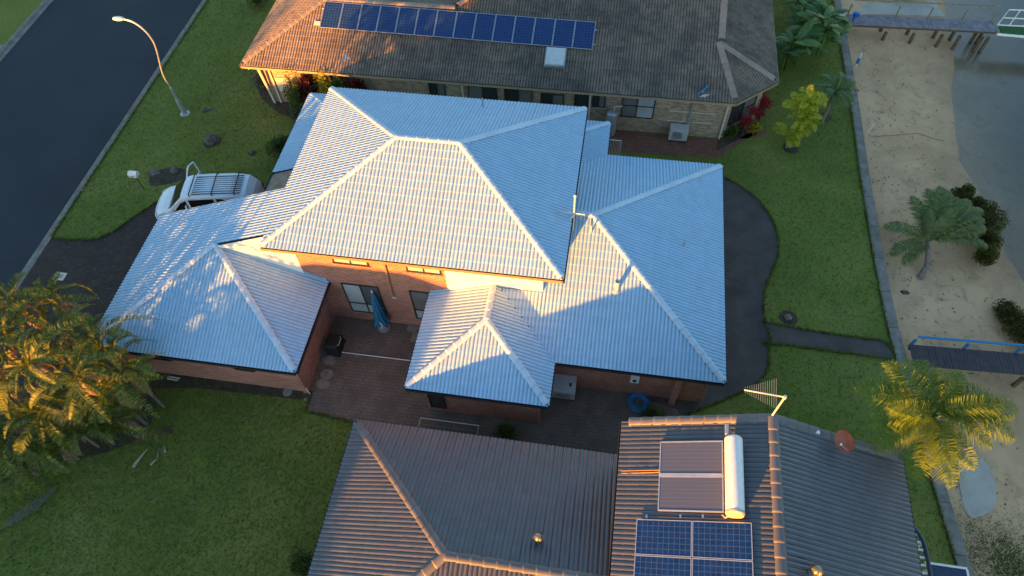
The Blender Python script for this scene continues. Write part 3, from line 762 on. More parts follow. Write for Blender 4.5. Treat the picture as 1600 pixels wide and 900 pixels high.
bricks(-2.0, 5.2, -2.0, 11.2); bricks(WEx+.1, SY-.65, 12.45, SY-.65); bricks(12.25, LY1-.45, 12.25, SY-.65)
# a bay of brick at the foot of the living wing and a column
MB().box(16.55,16.8,LWy-.28,LWy-.004,0,wz).build('brick_pier', M['brick_red'], main)
# stepped flashings where the low slopes meet the wall
def flash(pts): MB().add([(x, WY-.006, z) for x, z in pts]+[(x, WY-.03, z) for x, z in pts], [tuple(range(len(pts))), tuple(range(len(pts),2*len(pts)))[::-1]]+[(i,(i+1)%len(pts),(i+1)%len(pts)+len(pts),i+len(pts)) for i in range(len(pts))]).build('step_flashing', M['white_tile'], main)
st = []; x = .95
ez = lambda x: H1+TPM*(GX1-x)
for k in range(4):
    st += [(x, ez(x)+.22), (x+.22, ez(x)+.22)]; x += .22
flash(st+[(GX1-.02, H1+.02), (.95, ez(.95)+.02)])
st = []; x = 6.32; mz = lambda x: H1+TPM*(x-MX0)
for k in range(4): st += [(x, mz(x+.2)+.2), (x+.2, mz(x+.2)+.2)]; x += .2
flash([(6.32, mz(6.32)+.02)]+st+[(x, mz(x)+.02)])
# windows on the court wall
yw = WY+.003
window(main, None, 2.50, 3.98, 4.42, 5.30, yw, panes=((0,.5,'glass_curtain'),(.5,1,'glass_curtain')))
window(main, None, 5.55, 6.95, 4.38, 5.30, yw, panes=((0,.5,'glass_curtain'),(.5,1,'glass_curtain')))
window(main, None, 2.42, 4.05, .70, 2.92, yw, panes=((0,.5,('glass_curtain','glass_curtain')),(.5,1,('glass_curtain','screen'))), hbar=.33)
window(main, None, 5.38, 6.26, .70, 2.92, yw, panes=((0,1,('glass_curtain','glass_grey')),), hbar=.33)
for x0, x1, z0 in ((2.42,4.05,.70),(5.38,6.26,.70),(2.5,3.98,4.42),(5.55,6.95,4.38)): sill(main, x0, x1, z0, yw, M['brick_red'])
MB().tube([(4.70,WY-.02,5.4),(4.70,WY-.05,5.0),(4.62,WY-.05,2.35)], .04, 8).build('downpipe', M['fascia'], main)
MB().box(4.55,4.72,WY-.06,WY-.002,2.2,2.32).build('pipe_bracket', M['cream'], main)
# garage slot windows
for x0, x1 in ((-5.05,-4.15),(-1.35,-.45)): window(main, None, x0, x1, 1.45, 2.0, GWy, panes=((0,.5,'glass_dark'),(.5,1,'glass_dark')))
window(main, None, 6.86, 7.5, .35, 1.5, MWy, panes=((0,1,'glass_dark'),))
MB().box(14.83,15.17,LWy-.14,LWy-.002,1.3,1.75).build('meter_box', M['white_paint'], main)
MB().box(14.92,15.06,LWy-.16,LWy-.141,1.42,1.6).build('meter_window', M['glass_dark'], main)
# corner downpipes of the low wings
for x, y in ((GEx+.06,GWy-.06),(MWx1+.06,MWy-.06),(LWx+.06,LWy-.06)): MB().tube([(x,y,H1-.1),(x,y,.05)], .04, 8).build('downpipe', M['brick_red'], main)
# vent pipes
def pipe(x, y, z, r, h, m, lab=None):
    o = MB(); o.lathe([(r*2.6,-.02),(r*1.3,.07)], 12, (x,y,z)); o.lathe([(r,0),(r,h)], 12, (x,y,z)); o.lathe([(r*1.25,h-.04),(r*1.25,h+.03),(r*.9,h+.03),(r*.9,h-.02)], 12, (x,y,z))
    return o.build('vent_pipe', m, main, smooth=False, label=lab)
pipe(13.86,.86,4.02,.085,.62,M['white_tile'],'wide white vent pipe')
pipe(12.62,2.95,4.85,.035,.85,M['white_tile'],'thin white vent pipe beside the ridge end')
pipe(16.48,3.75,3.57,.03,.35,M['grey_metal']); pipe(7.31,8.46,5.97,.03,.45,M['grey_metal'])
MB().box(14.75,15.15,.1+.6,.14+.62,3.90,3.93).build('flashing_sheet', M['white_tile'], main) if False else None
# small spike on the garage ridge end
MB().tube([(-.15,.72,5.6),(-.15,.72,5.85)], .015, 6).build('roof_spike', M['blue_paint'], main)

# ================================================================ LOWER NEIGHBOUR (dark roof)
NZ, GZ, TPN = 2.7, 5.0, .41
NX0, NY1 = 4.72, -5.35; nk = 4.62
ndark = thing('house', 'charcoal tiled house with a lower hip and a taller gable carrying a solar water heater', 'house')
NR = new_roof(ndark, M['slate_tile'], M['slate_ridge'], .40, 300)
ax_, ay_ = NX0+nk, NY1-nk; NY0 = NY1-2*nk; rz_ = NZ+.4*nk; NXE = 14.6
NR.face((NX0,NY0,NZ), (0,1), (1,0), [(NX0,NY0),(ax_,ay_),(NX0,NY1)])
NR.face((NX0,NY1,NZ), (1,0), (0,-1), [(NX0,NY1),(NXE,NY1),(NXE,ay_),(ax_,ay_)])
NR.face((NX0,NY0,NZ), (1,0), (0,1), [(NX0,NY0),(NXE,NY0),(NXE,ay_),(ax_,ay_)])
NR.cap_line((NX0,NY1,NZ),(ax_,ay_,rz_), r=.13); NR.cap_line((NX0,NY0,NZ),(ax_,ay_,rz_), r=.13); NR.cap_line((ax_,ay_,rz_),(NXE,ay_,rz_), r=.13)
QX0, QX1, QY1, QY0 = 14.4, 23.2, -5.04, -10.8; qx = 18.75
z_r = GZ+TPN*(qx-QX0)
NR.face((QX0,QY0,GZ), (0,1), (1,0), [(QX0,QY0),(QX0,QY1),(qx,QY1),(qx,QY0)], tp=TPN)
NR.face((QX1,QY0,GZ), (0,1), (-1,0), [(QX1,QY0),(QX1,QY1),(qx,QY1),(qx,QY0)], tp=z_r and (z_r-GZ)/(QX1-qx))
NR.cap_line((qx,QY0,z_r),(qx,QY1,z_r), r=.14)
NR.cap_line((QX0,QY1+.0,GZ),(qx,QY1+.0,z_r), r=.13); NR.cap_line((QX1,QY1+.0,GZ),(qx,QY1+.0,z_r), r=.13)
close_roof(NR)
def part(house, mb, name, m, label=None): return mb.build(name, m, house, label=label)
gutter(ndark, (NX0,NY0), (NX0,NY1), NZ+.015, gd, out=(-1,0)); gutter(ndark, (NX0,NY1), (NXE,NY1), NZ+.015, gd, out=(0,1)); gutter(ndark, (QX0,QY0), (QX0,QY1), GZ+.015, gd, out=(-1,0)); gutter(ndark, (QX1,QY0), (QX1,QY1), GZ+.015, gd, out=(1,0))
def hw(house, x0, x1, y0, y1, z0, z1, m, t=.2):
    """four walls as parts"""
    MB().box(x0,x1,y0,y0+t,z0,z1).build('wall', m, house); MB().box(x0,x1,y1-t,y1,z0,z1).build('wall', m, house)
    MB().box(x0,x0+t,y0+t,y1-t,z0,z1).build('wall', m, house); MB().box(x1-t,x1,y0+t,y1-t,z0,z1).build('wall', m, house)
hw(ndark, NX0+.5, QX0+.4, NY0+.5, NY1-.5, 0, NZ-.12, M['brick_tan'])
hw(ndark, QX0+.45, QX1-.45, QY0+.4, QY1-.35, 0, GZ-.14, M['brick_tan'])
MB().add([(QX0+.45,QY1-.35,GZ-.14),(QX1-.45,QY1-.35,GZ-.14),(qx,QY1-.35,z_r-.12),(QX0+.45,QY1-.15,GZ-.14),(QX1-.45,QY1-.15,GZ-.14),(qx,QY1-.15,z_r-.12)],[(0,1,2),(5,4,3),(0,3,4,1),(1,4,5,2),(2,5,3,0)]).build('gable_wall', M['brick_tan'], ndark)
MB().box(QX0+.05,QX1-.05,QY0+.05,QY1-.05,GZ-.136,GZ-.11).build('soffit', M['soffit'], ndark); MB().box(NX0+.05,NXE-.05,NY0+.05,NY1-.05,NZ-.13,NZ-.10).build('soffit', M['soffit'], ndark)
MB().bar((QX0,QY1+.02,GZ-.02),(qx,QY1+.02,z_r-.02),.04,.18).build('barge_board', M['gutter_dark'], ndark); MB().bar((QX1,QY1+.02,GZ-.02),(qx,QY1+.02,z_r-.02),.04,.18).build('barge_board', M['gutter_dark'], ndark)
# balcony with slatted pergola at the east side
bal = thing('balcony', 'curved white slatted balcony with blue edge against the dark roofed house', 'balcony')
arc = [(QX1+.25,-6.25,3.0),(24.1,-6.45,3.0),(24.38,-6.75,3.0),(24.48,-7.2,3.0),(24.5,-7.8,3.0),(24.5,-9.5,3.0)]
MB().tube(smooth_line(arc, 4), .07, 8).build('edge_rail', M['navy_metal'], bal)
MB().box(QX1-.4,24.45,-9.6,-6.5,1.9,1.98).build('deck', M['plank'], bal)
for k in range(12):
    y_ = -6.75-.24*k; MB().box(QX1-.35,24.42,y_,y_+.06,2.93,3.0).build('slat', M['white_paint'], bal)
MB().box(24.42,24.48,-9.5,-6.9,0,2.9).build('post_screen', M['white_paint'], bal) if False else [MB().box(24.4,24.5,y_,y_+.1,0,2.93).build('post', M['white_paint'], bal) for y_ in (-7.0,-9.2)]
nr = thing('patio_roof', 'small flat navy metal roof with pale edge beside the balcony', 'patio roof')
MB().box(24.75,25.95,-10.5,-7.45,2.33,2.38).build('roof_sheet', M['navy_metal'], nr)
MB().box(24.70,26.0,-7.45,-7.38,2.31,2.40).build('edge_trim', M['white_paint'], nr); MB().box(25.952,26.02,-10.5,-7.451,2.31,2.40).build('edge_trim', M['white_paint'], nr)
for x, y in ((24.85,-7.6),(25.85,-7.6),(24.85,-10.3),(25.85,-10.3)): MB().box(x-.04,x+.04,y-.04,y+.04,0,2.33).build('post', M['white_paint'], nr)

# ================================================================ UPPER NEIGHBOUR (brown roof)
TZ, TPT = 2.8, .40; TY = 13.66
brown = thing('house', 'long tan brick house with a weathered brown tiled roof and a solar array', 'house')
TR = new_roof(brown, M['brown_tile'], M['brown_ridge'], TPT, 0)
tx0 = -7.22; k1 = 3.95; rx = 18.05
TR.face((tx0,TY,TZ), (1,0), (0,1), [(tx0,TY),(4.05,TY),(4.05,TY+k1),(tx0+k1,TY+k1)])
TR.face((tx0,TY,TZ), (1,0), (0,1), [(4.05,TY),(18.0,TY),(rx,TY+3.0),(rx,TY+8.4),(4.05+4.45,TY+8.4),(4.05,TY+k1)])
TR.face((tx0,TY,TZ), (1,0), (0,1), [(18.0,TY),(19.0,TY),(17.95,TY+3.0)])
# left wing: west end and rear slope
TR.face((tx0,TY,TZ), (0,1), (1,0), [(tx0,TY),(tx0+k1,TY+k1),(tx0,TY+2*k1)])
TR.face((tx0,TY+2*k1,TZ), (1,0), (0,-1), [(tx0,TY+2*k1),(4.05,TY+2*k1),(4.05,TY+k1),(tx0+k1,TY+k1)])
TR.face((4.05-k1,TY+k1,TZ), (0,1), (1,0), [(4.05,TY+k1),(4.05+4.45,TY+8.4),(4.05,TY+12.85)])
# chamfer and east slope
cx_, cy_ = 21.1, 15.5; ch = Vector((21.1-19.0, 15.5-TY)).normalized(); cn = Vector((-ch.y, ch.x))
mid = Vector((17.95, TY+3.0)); dd = (mid-Vector((19.0, TY))).dot(cn); ctp = (TPT*3.0)/dd
TR.face((19.0,TY,TZ), tuple(ch), tuple(cn), [(19.0,TY),(cx_,cy_),(17.95,TY+3.0)], tp=ctp)
etp = TPT*3.0/(cx_-17.95)
TR.face((21.15,15.5,TZ), (0,1), (-1,0), [(cx_,cy_),(cx_+.05,30),(17.95,30),(17.95,TY+3.0)], tp=etp)
for a, b in (((tx0,TY,TZ),(tx0+k1,TY+k1,TZ+TPT*k1)), ((tx0+k1,TY+k1,TZ+TPT*k1),(4.05,TY+k1,TZ+TPT*k1)), ((4.05,TY+k1,TZ+TPT*k1),(8.5,TY+8.4,TZ+TPT*8.4)), ((19.0,TY,TZ),(17.95,TY+3.0,TZ+TPT*3)), ((cx_,cy_,TZ),(17.95,TY+3.0,TZ+TPT*3)), ((rx,TY+3.0,TZ+TPT*3),(rx,TY+8.4,TZ+TPT*8.4))): TR.cap_line(a, b, r=.15)
TR.deck.add([(rx+.02,TY+3.0,TZ+TPT*3.0),(rx+.02,TY+8.4,TZ+TPT*8.4),(rx+.02,TY+16,TZ+TPT*3)],[(0,1,2)])
close_roof(TR)
ft = M['fascia_tan']
gutter(brown, (tx0,TY), (19.0,TY), TZ+.015, ft, out=(0,-1)); gutter(brown, (19.0,TY), (cx_,cy_), TZ+.015, ft, out=(ch.y,-ch.x)); gutter(brown, (cx_,cy_), (cx_+.02,30), TZ+.015, M['grey_metal'], out=(1,0)); gutter(brown, (tx0,TY), (tx0,TY+2*k1), TZ+.015, ft, out=(-1,0))
MB().prism([(tx0+.05,TY+.05),(18.97,TY+.05),(21.05,15.55),(21.1,30),(4,30),(4,TY+7.8),(tx0+.05,TY+7.8)], TZ-.15, TZ-.12).build('soffit', M['soffit'], brown)
tw = TY+.45; bt = M['brick_tan']; tzz = TZ-.152
def bw(p, q, name='wall', m=bt, t=.2, z0=0, z1=tzz):
    p = Vector(p); q = Vector(q); d = (q-p).normalized(); nn = Vector((-d.y, d.x))*t
    return MB().prism([tuple(p), tuple(q), tuple(q+nn), tuple(p+nn)], z0, z1).build(name, m, brown)
bw((tx0+.9,tw),(18.82,tw)); bw((18.822,tw),(20.65,15.72)); bw((20.652,15.72),(20.66,30)); bw((tx0+.9,TY+7.5),(tx0+.9,tw+.21)); bw((4,TY+7.5),(tx0+1.11,TY+7.5))
for x0, x1, z0, z1, ps in ((3.03,3.95,1.28,2.3,((0,.5,'glass_dark'),(.5,1,'glass_grey'))), (5.18,6.78,1.26,2.3,((0,.5,'glass_grey'),(.5,1,'glass_dark'))), (7.16,8.68,1.30,2.3,((0,.5,'glass_dark'),(.5,1,'glass_grey'))), (9.12,10.36,1.40,2.15,((0,.5,'glass_dark'),(.5,1,'glass_grey'))), (11.85,12.55,1.50,2.4,((0,.5,'glass_dark'),(.5,1,'glass_grey')))):
    window(brown, None, x0, x1, z0, z1, tw, panes=ps); sill(brown, x0, x1, z0, tw, bt)
window(brown, None, 13.41, 15.11, .98, 2.42, tw, panes=((0,.47,('glass_grey','glass_grey')),(.47,1,('glass_curtain','glass_curtain'))), hbar=.55); sill(brown, 13.41, 15.11, .98, tw, bt)
window(brown, None, 10.91, 11.72, .03, 2.45, tw, panes=((0,1,'glass_dark'),)); window(brown, None, -5.7, -4.9, .9, 1.95, tw, frame=M['cream'], panes=((0,1,'glass_curtain'),)) if False else None
MB().box(-5.75,-5.0,tw-.12,tw-.002,.9,1.85).build('meter_box', M['cream'], brown)
MB().box(-2.6,-2.3,tw-.05,tw-.002,0,tzz).build('dark_doorway', M['glass_dark'], brown); MB().box(-2.3,-1.2,tw-.04,tw-.002,.5,2.2).build('panel', M['glass_grey'], brown)
# window in the chamfer wall
cwin = MB(); cw0 = Vector((18.82,tw)); cd_ = (Vector((20.65,15.72))-cw0).normalized(); co = Vector((cd_.y,-cd_.x))
def cbar(a, b, z0, z1, o0, o1): return [tuple(cw0+cd_*a+co*o0), tuple(cw0+cd_*b+co*o0), tuple(cw0+cd_*b+co*o1), tuple(cw0+cd_*a+co*o1)], z0, z1
for a, b, z0, z1 in ((.25,.31,.7,2.3),(1.94,2.0,.7,2.3),(1.1,1.15,.76,2.24),(.312,1.938,.7,.76),(.312,1.938,2.24,2.3),(.312,1.938,1.45,1.5)): cwin.prism(*cbar(a,b,z0,z1,.004,.06))
cwo = cwin.build('window', M['alu_dark'], brown)
for a, b, g in ((.30,1.10,'glass_dark'),(1.15,1.95,'glass_grey')):
    q = MB().prism(*cbar(a,b,.72,2.28,.002,.02)).build('pane', M[g]); q.parent = cwo
# downpipes
for x, y in ((-5.95,tw-.06),(5.0-.1,tw-.06),(11.8-.07,tw-.06)): MB().bar((x,y,TZ-.1),(x,y,.02),.09,.07,(0,1,0)).build('downpipe', M['cream'], brown)
MB().tube([(19.0,TY+.02,TZ-.12),(18.75,tw-.1,TZ-.30),(18.75,tw-.1,.05)], .05, 8).build('downpipe', M['cream'], brown)
MB().tube([(17.0,tw-.08,TZ-.2),(16.98,tw-.1,.9)], .06, 8).build('conduit', M['grey_metal'], brown)
for z_ in (.95,1.6,): MB().box(15.9,18.2,tw-.03,tw-.002,z_,z_+.03).build('drying_rail', M['soffit'], brown)
MB().bar((-6.32,13.72,TZ-.2),(-6.32,14.0,.02),.12,.1,(0,1,0)).build('post', M['cream'], brown)
MB().tube([(-7.0,TY+.25,2.62),(-7.0,TY+.25,2.4)], .06, 8).build('eave_light', M['yellow'], brown)
# skylight lid, junction box, blue scrap of pipe belong to the roof
tpl = lambda px, py: on(px, py, (0,-TPT,1), TZ-TPT*TY)
def onroof(mb, px, py, rise, name, m, house=brown, lab=None):
    return mb.build(name, m, house, label=lab)
ang = math.atan(TPT)
def roofbox(c, sx, sy, h, name, m, house, ang=ang, lift=.07, lab=None):
    mw = Matrix.Translation(c) @ Matrix.Rotation(ang, 4, 'X')
    mb = MB().box(-sx/2,sx/2,-sy/2,sy/2,lift,lift+h); mb.v = [tuple(mw @ Vector(v)) for v in mb.v]
    return mb.build(name, m, house, label=lab)
c0 = tpl(868, 93)
roofbox(c0, .95, .95, .28, 'skylight', M['roof_lid'], brown); roofbox(c0+Vector((0,0,.0)), 1.05, 1.05, .2, 'skylight_kerb', M['grey_metal'], brown)
c0 = tpl(497, 38); roofbox(c0, .35, .2, .08, 'junction_box', M['roof_lid'], brown)

# ================================================================ SOLAR PANELS ETC.
ORD = ['first','second','third','fourth','fifth','sixth','seventh','eighth','ninth','tenth','eleventh','twelfth','thirteenth','fourteenth']
def pv_panel(root, mw, w_, h_, cells):
    f = MB(); f.box(0,w_,0,.02,-.0,.042); f.box(0,w_,h_-.02,h_,-.0,.042); f.box(0,.02,.02,h_-.02,0,.042); f.box(w_-.02,w_,.02,h_-.02,0,.042)
    fo = f.build('solar_panel', M['alu'], root); fo.matrix_basis = mw
    MB().box(.02,w_-.02,.02,h_-.02,.0,.035).build('cells', cells, fo); return fo
def frame_mat(p, U, V):
    U = Vector(U).normalized(); V = Vector(V); V = (V-U*V.dot(U)).normalized(); N = U.cross(V)
    return Matrix(((U.x,V.x,N.x,p.x),(U.y,V.y,N.y,p.y),(U.z,V.z,N.z,p.z),(0,0,0,1)))
a = on(499.5, 43, (0,-TPT,1), TZ-TPT*TY+.17); b = on(925.5, 78, (0,-TPT,1), TZ-TPT*TY+.17)
pw = (b-a).length/14; Up = (b-a).normalized()
e_ = on(505, 0, (0,-TPT,1), TZ-TPT*TY+.17)
rl = thing('solar_array', 'long row of fourteen blue solar panels on the brown tiled roof', 'solar array')
for i in range(14): pv_panel(rl, frame_mat(a+Up*(pw*i+.012), Up, Vector((0,1,TPT))), pw-.024, 1.58, M['pv_port'])
for q in (.35, 1.2):
    s_ = a+Vector((0,1,TPT)).normalized()*q-Vector((0,0,.05)); MB().bar(s_-Up*.12, s_+Up*(pw*14+.12), .04, .04).build('rail', M['alu'], rl)
gk = GZ-TPN*QX0
gwp = lambda px, py, l=0: on(px, py, (-TPN,0,1), gk+l)
a = gwp(995, 811, .16); sc_ = 1.64
Ug = Vector((1,0,TPN)).normalized(); Vg = Vector((0,-1,0))
pl_ = (gwp(1175,811,.16)-gwp(995,811,.16)).length/2
ph_ = abs((gwp(993,867,.16)-gwp(995,811,.16)).y)
ra_ = thing('solar_array', 'block of blue landscape solar panels below the water heater on the charcoal roof', 'solar array')
for j in range(2):
    for i in range(2):
        p = a+Ug*(pl_*i+.01)+Vg*(ph_*(j+1)-.01)
        pv_panel(ra_, frame_mat(p, Ug, Vector((0,1,0))), pl_-.02, ph_-.02, M['pv_land'])
# solar water heater: two collectors and a tank
wh = thing('solar_water_heater', 'roof solar water heater with two collector panels and a long white tank', 'solar water heater')
ca = gwp(1035, 694, .16); cx2 = gwp(1131, 690, .16).x
x0, x1 = ca.x, 17.42; y1 = -5.80; y0 = -7.98
def gb(mb, xa, xb, ya, yb, l0, l1):
    n_ = Vector((-TPN,0,1)).normalized()
    P_ = []
    for l in (l0, l1):
        for x, y in ((xa,ya),(xb,ya),(xb,yb),(xa,yb)):
            P_.append(Vector((x,y,gk+TPN*x))+n_*l)
    return mb.add(P_, [(0,3,2,1),(4,5,6,7),(0,1,5,4),(1,2,6,5),(2,3,7,6),(3,0,4,7)])
ymid = (y0+y1)/2
for ya, yb in ((y0, ymid-.03), (ymid+.03, y1)):
    o = gb(MB(), x0+.03, x1-.03, ya+.03, yb-.03, .09, .17).build('collector', M['collector'], wh)
    f = MB(); gb(f, x0, x1, ya, ya+.03, .08, .185); gb(f, x0, x1, yb-.03, yb, .08, .185); gb(f, x0, x0+.03, ya+.03, yb-.03, .08, .185); gb(f, x1-.03, x1, ya+.03, yb-.03, .08, .185)
    fo = f.build('collector_frame', M['alu'], o)
gb(MB(), x0, x1, ymid-.028, ymid+.028, .06, .15).build('rail', M['white_paint'], wh)
tz_ = gk+TPN*17.68+.36
pr = [(.02,-.02),(.20,.0),(.26,.05),(.265,.10),(.265,2.18),(.26,2.23),(.2,2.28),(.02,2.3)]
tk = MB().lathe(pr, 28); tk.v = [(17.60+x, y0-.07+z, tz_+y) for x, y, z in tk.v]; tk.build('tank', M['white_paint'], wh, smooth=True)
tk = MB().lathe([(.05,-.10),(.23,-.09),(.272,-.03),(.272,.03)], 24); tk.v = [(17.60+x, y0-.07+z, tz_+y) for x, y, z in tk.v]; tk.build('end_cap', M['tank_end'], wh)
MB().tube([(17.5,y0-.12,tz_-.1),(17.35,y0-.2,tz_-.15),(17.3,y0-.1,tz_-.25)], .025, 6).build('pipe', M['tank_end'], wh)
MB().tube([(17.4,y1+.08,tz_+.02),(17.42,y1+.42,tz_-.02)], .06, 8).build('valve_box', M['grey_metal'], wh); MB().tube(smooth_line([(17.5,y1+.3,tz_-.05),(17.6,y1+.25,tz_-.2),(17.75,y1+.1,tz_-.25)],4), .02, 6).build('pipe', M['fascia'], wh)
for y_ in (y0+.25, y1-.3): gb(MB(), 16.9, 17.95, y_, y_+.05, .05, .09).build('strap', M['grey_metal'], wh)
MB().tube([(QX0+.05,-6.72,GZ+.1),(x0+.02,-6.70,gk+TPN*x0+.12)], .018, 6).build('pipe', M['fascia'], wh); MB().tube([(QX0+.05,-6.80,GZ+.1),(x0+.02,-6.77,gk+TPN*x0+.12)], .018, 6).build('pipe', M['fascia'], wh)
for i, (px, py) in enumerate(((1010,809),(1063,809),(1098,809),(1150,809))):
    c0 = gwp(px, py, .1); MB().box(c0.x-.03,c0.x+.03,c0.y-.02,c0.y+.09,c0.z-.02,c0.z+.03).build('roof_bracket', M['alu'], ndark)

def ventilator(label, c, r=.16):
    t = thing('roof_ventilator', label, 'roof vent', tuple(c), group='spinning roof vents on the dark roof')
    MB().lathe([(r*1.5,-.08),(r*.8,.02),(r*.8,.14)], 16).build('base', M['grey_metal'], t)
    n = 18
    m_ = MB(); prof = [(.3,.15),(.85,.2),(1.05,.30),(.95,.40),(.6,.47),(.1,.5)]
    bv_ = MB().lathe([(r*a_*.93, z) for a_, z in prof], 20).build('turbine', M['whirly'], t, smooth=True)
    for k in range(n):
        an = 2*PI*k/n; an2 = an+.28; pts = []
        for q, (a_, z) in enumerate(prof[:-1]):
            aa = an+.12*q; pts.append((r*a_*1.04*math.cos(aa), r*a_*1.04*math.sin(aa), z))
        m_.tube(pts, .008, 4)
    m_.build('blades', M['whirly'], t); return t
nnp = lambda px, py: on(px, py, (0,.40,1), NZ+.40*NY1)
ventilator('round metal roof vent on the lower dark roof above its ridge', nnp(841,845)+Vector((0,0,.08)))
ge = (z_r-GZ)/(QX1-qx); gep = lambda px, py: on(px, py, (ge,0,1), GZ+ge*QX1)
ventilator('round metal roof vent on the east slope of the taller dark roof', gep(1268,896)+Vector((0,0,.08)))
# satellite dish
dc = gep(1316, 702)
dish = thing('satellite_dish', 'small rust red satellite dish on the edge of the dark roof', 'satellite dish', tuple(dc))
MB().tube([(0,0,.0),(0,0,.35),(-.05,.05,.45)], .025, 8).build('mast', M['grey_metal'], dish)
dm = MB(); N_ = 20
prof = [(.01,0),(.12,.012),(.22,.04),(.30,.075),(.36,.11)]
dm.lathe(prof, N_); dm.f = dm.f[:-2]
inner = MB().lathe([(r_+.004, z-.012) for r_, z in prof], N_); inner.f = inner.f[:-2]; dm.add(inner.v, [f[::-1] for f in inner.f])
rot = Matrix.Translation((-.06,.06,.5)) @ Matrix.Rotation(R(-48), 4, 'Y') @ Matrix.Rotation(R(28), 4, 'X') @ Matrix.Diagonal((.8,1,1,1))
dm.v = [tuple(rot @ Vector(v)) for v in dm.v]; dm.build('reflector', M['terracotta'], dish, smooth=True)
tip = rot @ Vector((0,-.05,.42)); MB().tube([rot @ Vector((0,-.3,.05)), tip], .012, 6).build('feed_arm', M['grey_metal'], dish); MB().tube([tip, tip+Vector((0,0,.07))], .03, 8).build('receiver', M['white_paint'], dish)
# small junction on that verge
MB().box(20.1,20.28,QY1-.1,QY1,6.28,6.36).build('cable_box', M['white_paint'], ndark)
# ---- antennas
ant = thing('antenna', 'yagi antenna on a mast above the dark roof gable, lit gold by the sun', 'antenna', (18.72,QY1+.05,z_r))
top = (.0,0,1.42)
MB().tube([(0,0,-.3),(0,0,1.42)], .027, 8).build('mast', M['soffit'], ant)
MB().tube([(.05,0,1.42),(-1.15,.05,1.47)], .022, 8).build('boom', M['soffit'], ant)
for k in range(15):
    x = -1.12+.062*k+(.0); 
    L_ = .12+.035*k
    MB().tube([(x,.05-L_*.72,1.47-L_*.15),(x,.05+L_*.72,1.47+L_*.15)], .004, 4).build('element', M['grey_metal'], ant)
MB().lathe([(.05,-.06),(.05,.05)], 8, (.0,0,1.42)).build('clamp', M['cream'], ant)
ant = thing('antenna', 'tv antenna with long mast standing between the white roofs', 'antenna', (11.90,2.93,4.83))
MB().tube([(0,0,0),(0,0,2.15)], .03, 8).build('mast', M['cream'], ant)
MB().lathe([(.05,-.03),(.055,.04),(.02,.08)], 8, (0,0,2.12)).build('mast_cap', M['cream'], ant)
b0 = Vector((-1.02,.10,1.12)); b1 = Vector((.42,-.05,1.18))
MB().tube([b0, b1], .016, 6).build('boom', M['grey_metal'], ant)
for k in range(16):
    p = b0+(b1-b0)*(k/15); L_ = .10+.012*k
    MB().tube([p+Vector((0,-L_,0)), p+Vector((0,L_,0))], .006, 4).build('element', M['grey_metal'], ant)
MB().tube([(-.0,0,1.02),(-.62,-.55,.5)], .02, 6).build('brace', M['white_paint'], ant)
ca_ = tpl(555, 118); ant = thing('antenna', 'thin pale tv antenna over the left part of the brown roof', 'antenna', tuple(ca_))
MB().tube([(0,0,0),(0,0,1.05),(-.0,.0,1.1)], .018, 6).build('mast', M['alu'], ant); MB().tube([(.0,0,1.08),(-.28,.02,1.12)], .015, 6).build('arm', M['alu'], ant)
MB().tube([(-.28,-.25,1.1),(-.28,.3,1.15)], .02, 6).build('boom', M['alu'], ant)
for k in range(8): y_ = -.24+.075*k; MB().tube([(-.28-.1,y_,1.12),(-.28+.1,y_,1.12)], .008, 4).build('element', M['alu'], ant)
c0 = tpl(1098, 147); t = thing('dish_antenna', 'blue and white antenna lying low on the right end of the brown roof', 'antenna', tuple(c0))
MB().tube([(-.28,-.22,.12),(.22,.28,.3)], .045, 8).build('boom', M['blue_paint'], t); MB().tube([(0,0,-.02),(0,0,.2)], .02, 6).build('mast', M['alu'], t)
for k in range(5): MB().tube([(-.12+.06*k-.05,-.28,.05),(.08+.06*k,-.1,.09)], .01, 4).build('element', M['white_paint'], t)

# ================================================================ STREET LAMP, LETTERBOX, STONES
lb = at(289, 177); lt = on(262, 115, (-CAM.y+lb.y, CAM.x-lb.x, 0), (-CAM.y+lb.y)*lb.x+(CAM.x-lb.x)*lb.y) if False else None
def z_at(px, py, base):
    """height on a vertical through base that shows nearest to the pixel"""
    best = min((abs(topx((base.x, base.y, z/50))[1]-py), z/50) for z in range(0, 600)); return best[1]
hl = 5
lamp = thing('street_lamp', 'tall grey street lamp with a curved arm reaching over the road', 'street lamp', (lb.x, lb.y, 0))
harm = 6
hd = at(182, 31, 7.1); 
def arm_end(z): return at(188, 31, z)
ztop = harm+.75
def lp(px, py): return on(px, py, (0,1,0), lb.y)-lb
h0 = z_at(0, 108, lb)
arc_ = [Vector((0,0,h0-1.2)), Vector((0,0,h0-.3))]+[lp(*p) for p in ((244,76),(235,58),(222,44),(207,34),(194,30))]
MB().tube([(0,0,0),(0,0,.9),(0,0,1.15),(0,0,h0*.6),(0,0,h0-1.2)], [.15,.13,.085,.07,.055], 12).build('pole', M['grey_metal'], lamp)
MB().tube(smooth_line(arc_, 6), .045, 8).build('arm', M['grey_metal'], lamp)
e = arc_[-1]; m2 = arc_[-2]
MB().lathe([(.28,0),(.24,.03),(.1,.05)], 12).build('base_plate', M['grey_metal'], lamp)
dir_ = Vector((e.x-m2.x, e.y-m2.y, 0)).normalized(); hm = frame_mat(Vector(e), dir_, Vector((-dir_.y, dir_.x, 0)))
q = MB().lathe([(.02,-.05),(.16,-.04),(.2,.0),(.16,.07),(.03,.1)], 16); q.v = [tuple(hm @ Vector((.3+x*1.7, y*.8, z))) for x, y, z in q.v]; q.build('lamp_head', M['lamp_glass'], lamp, smooth=True)
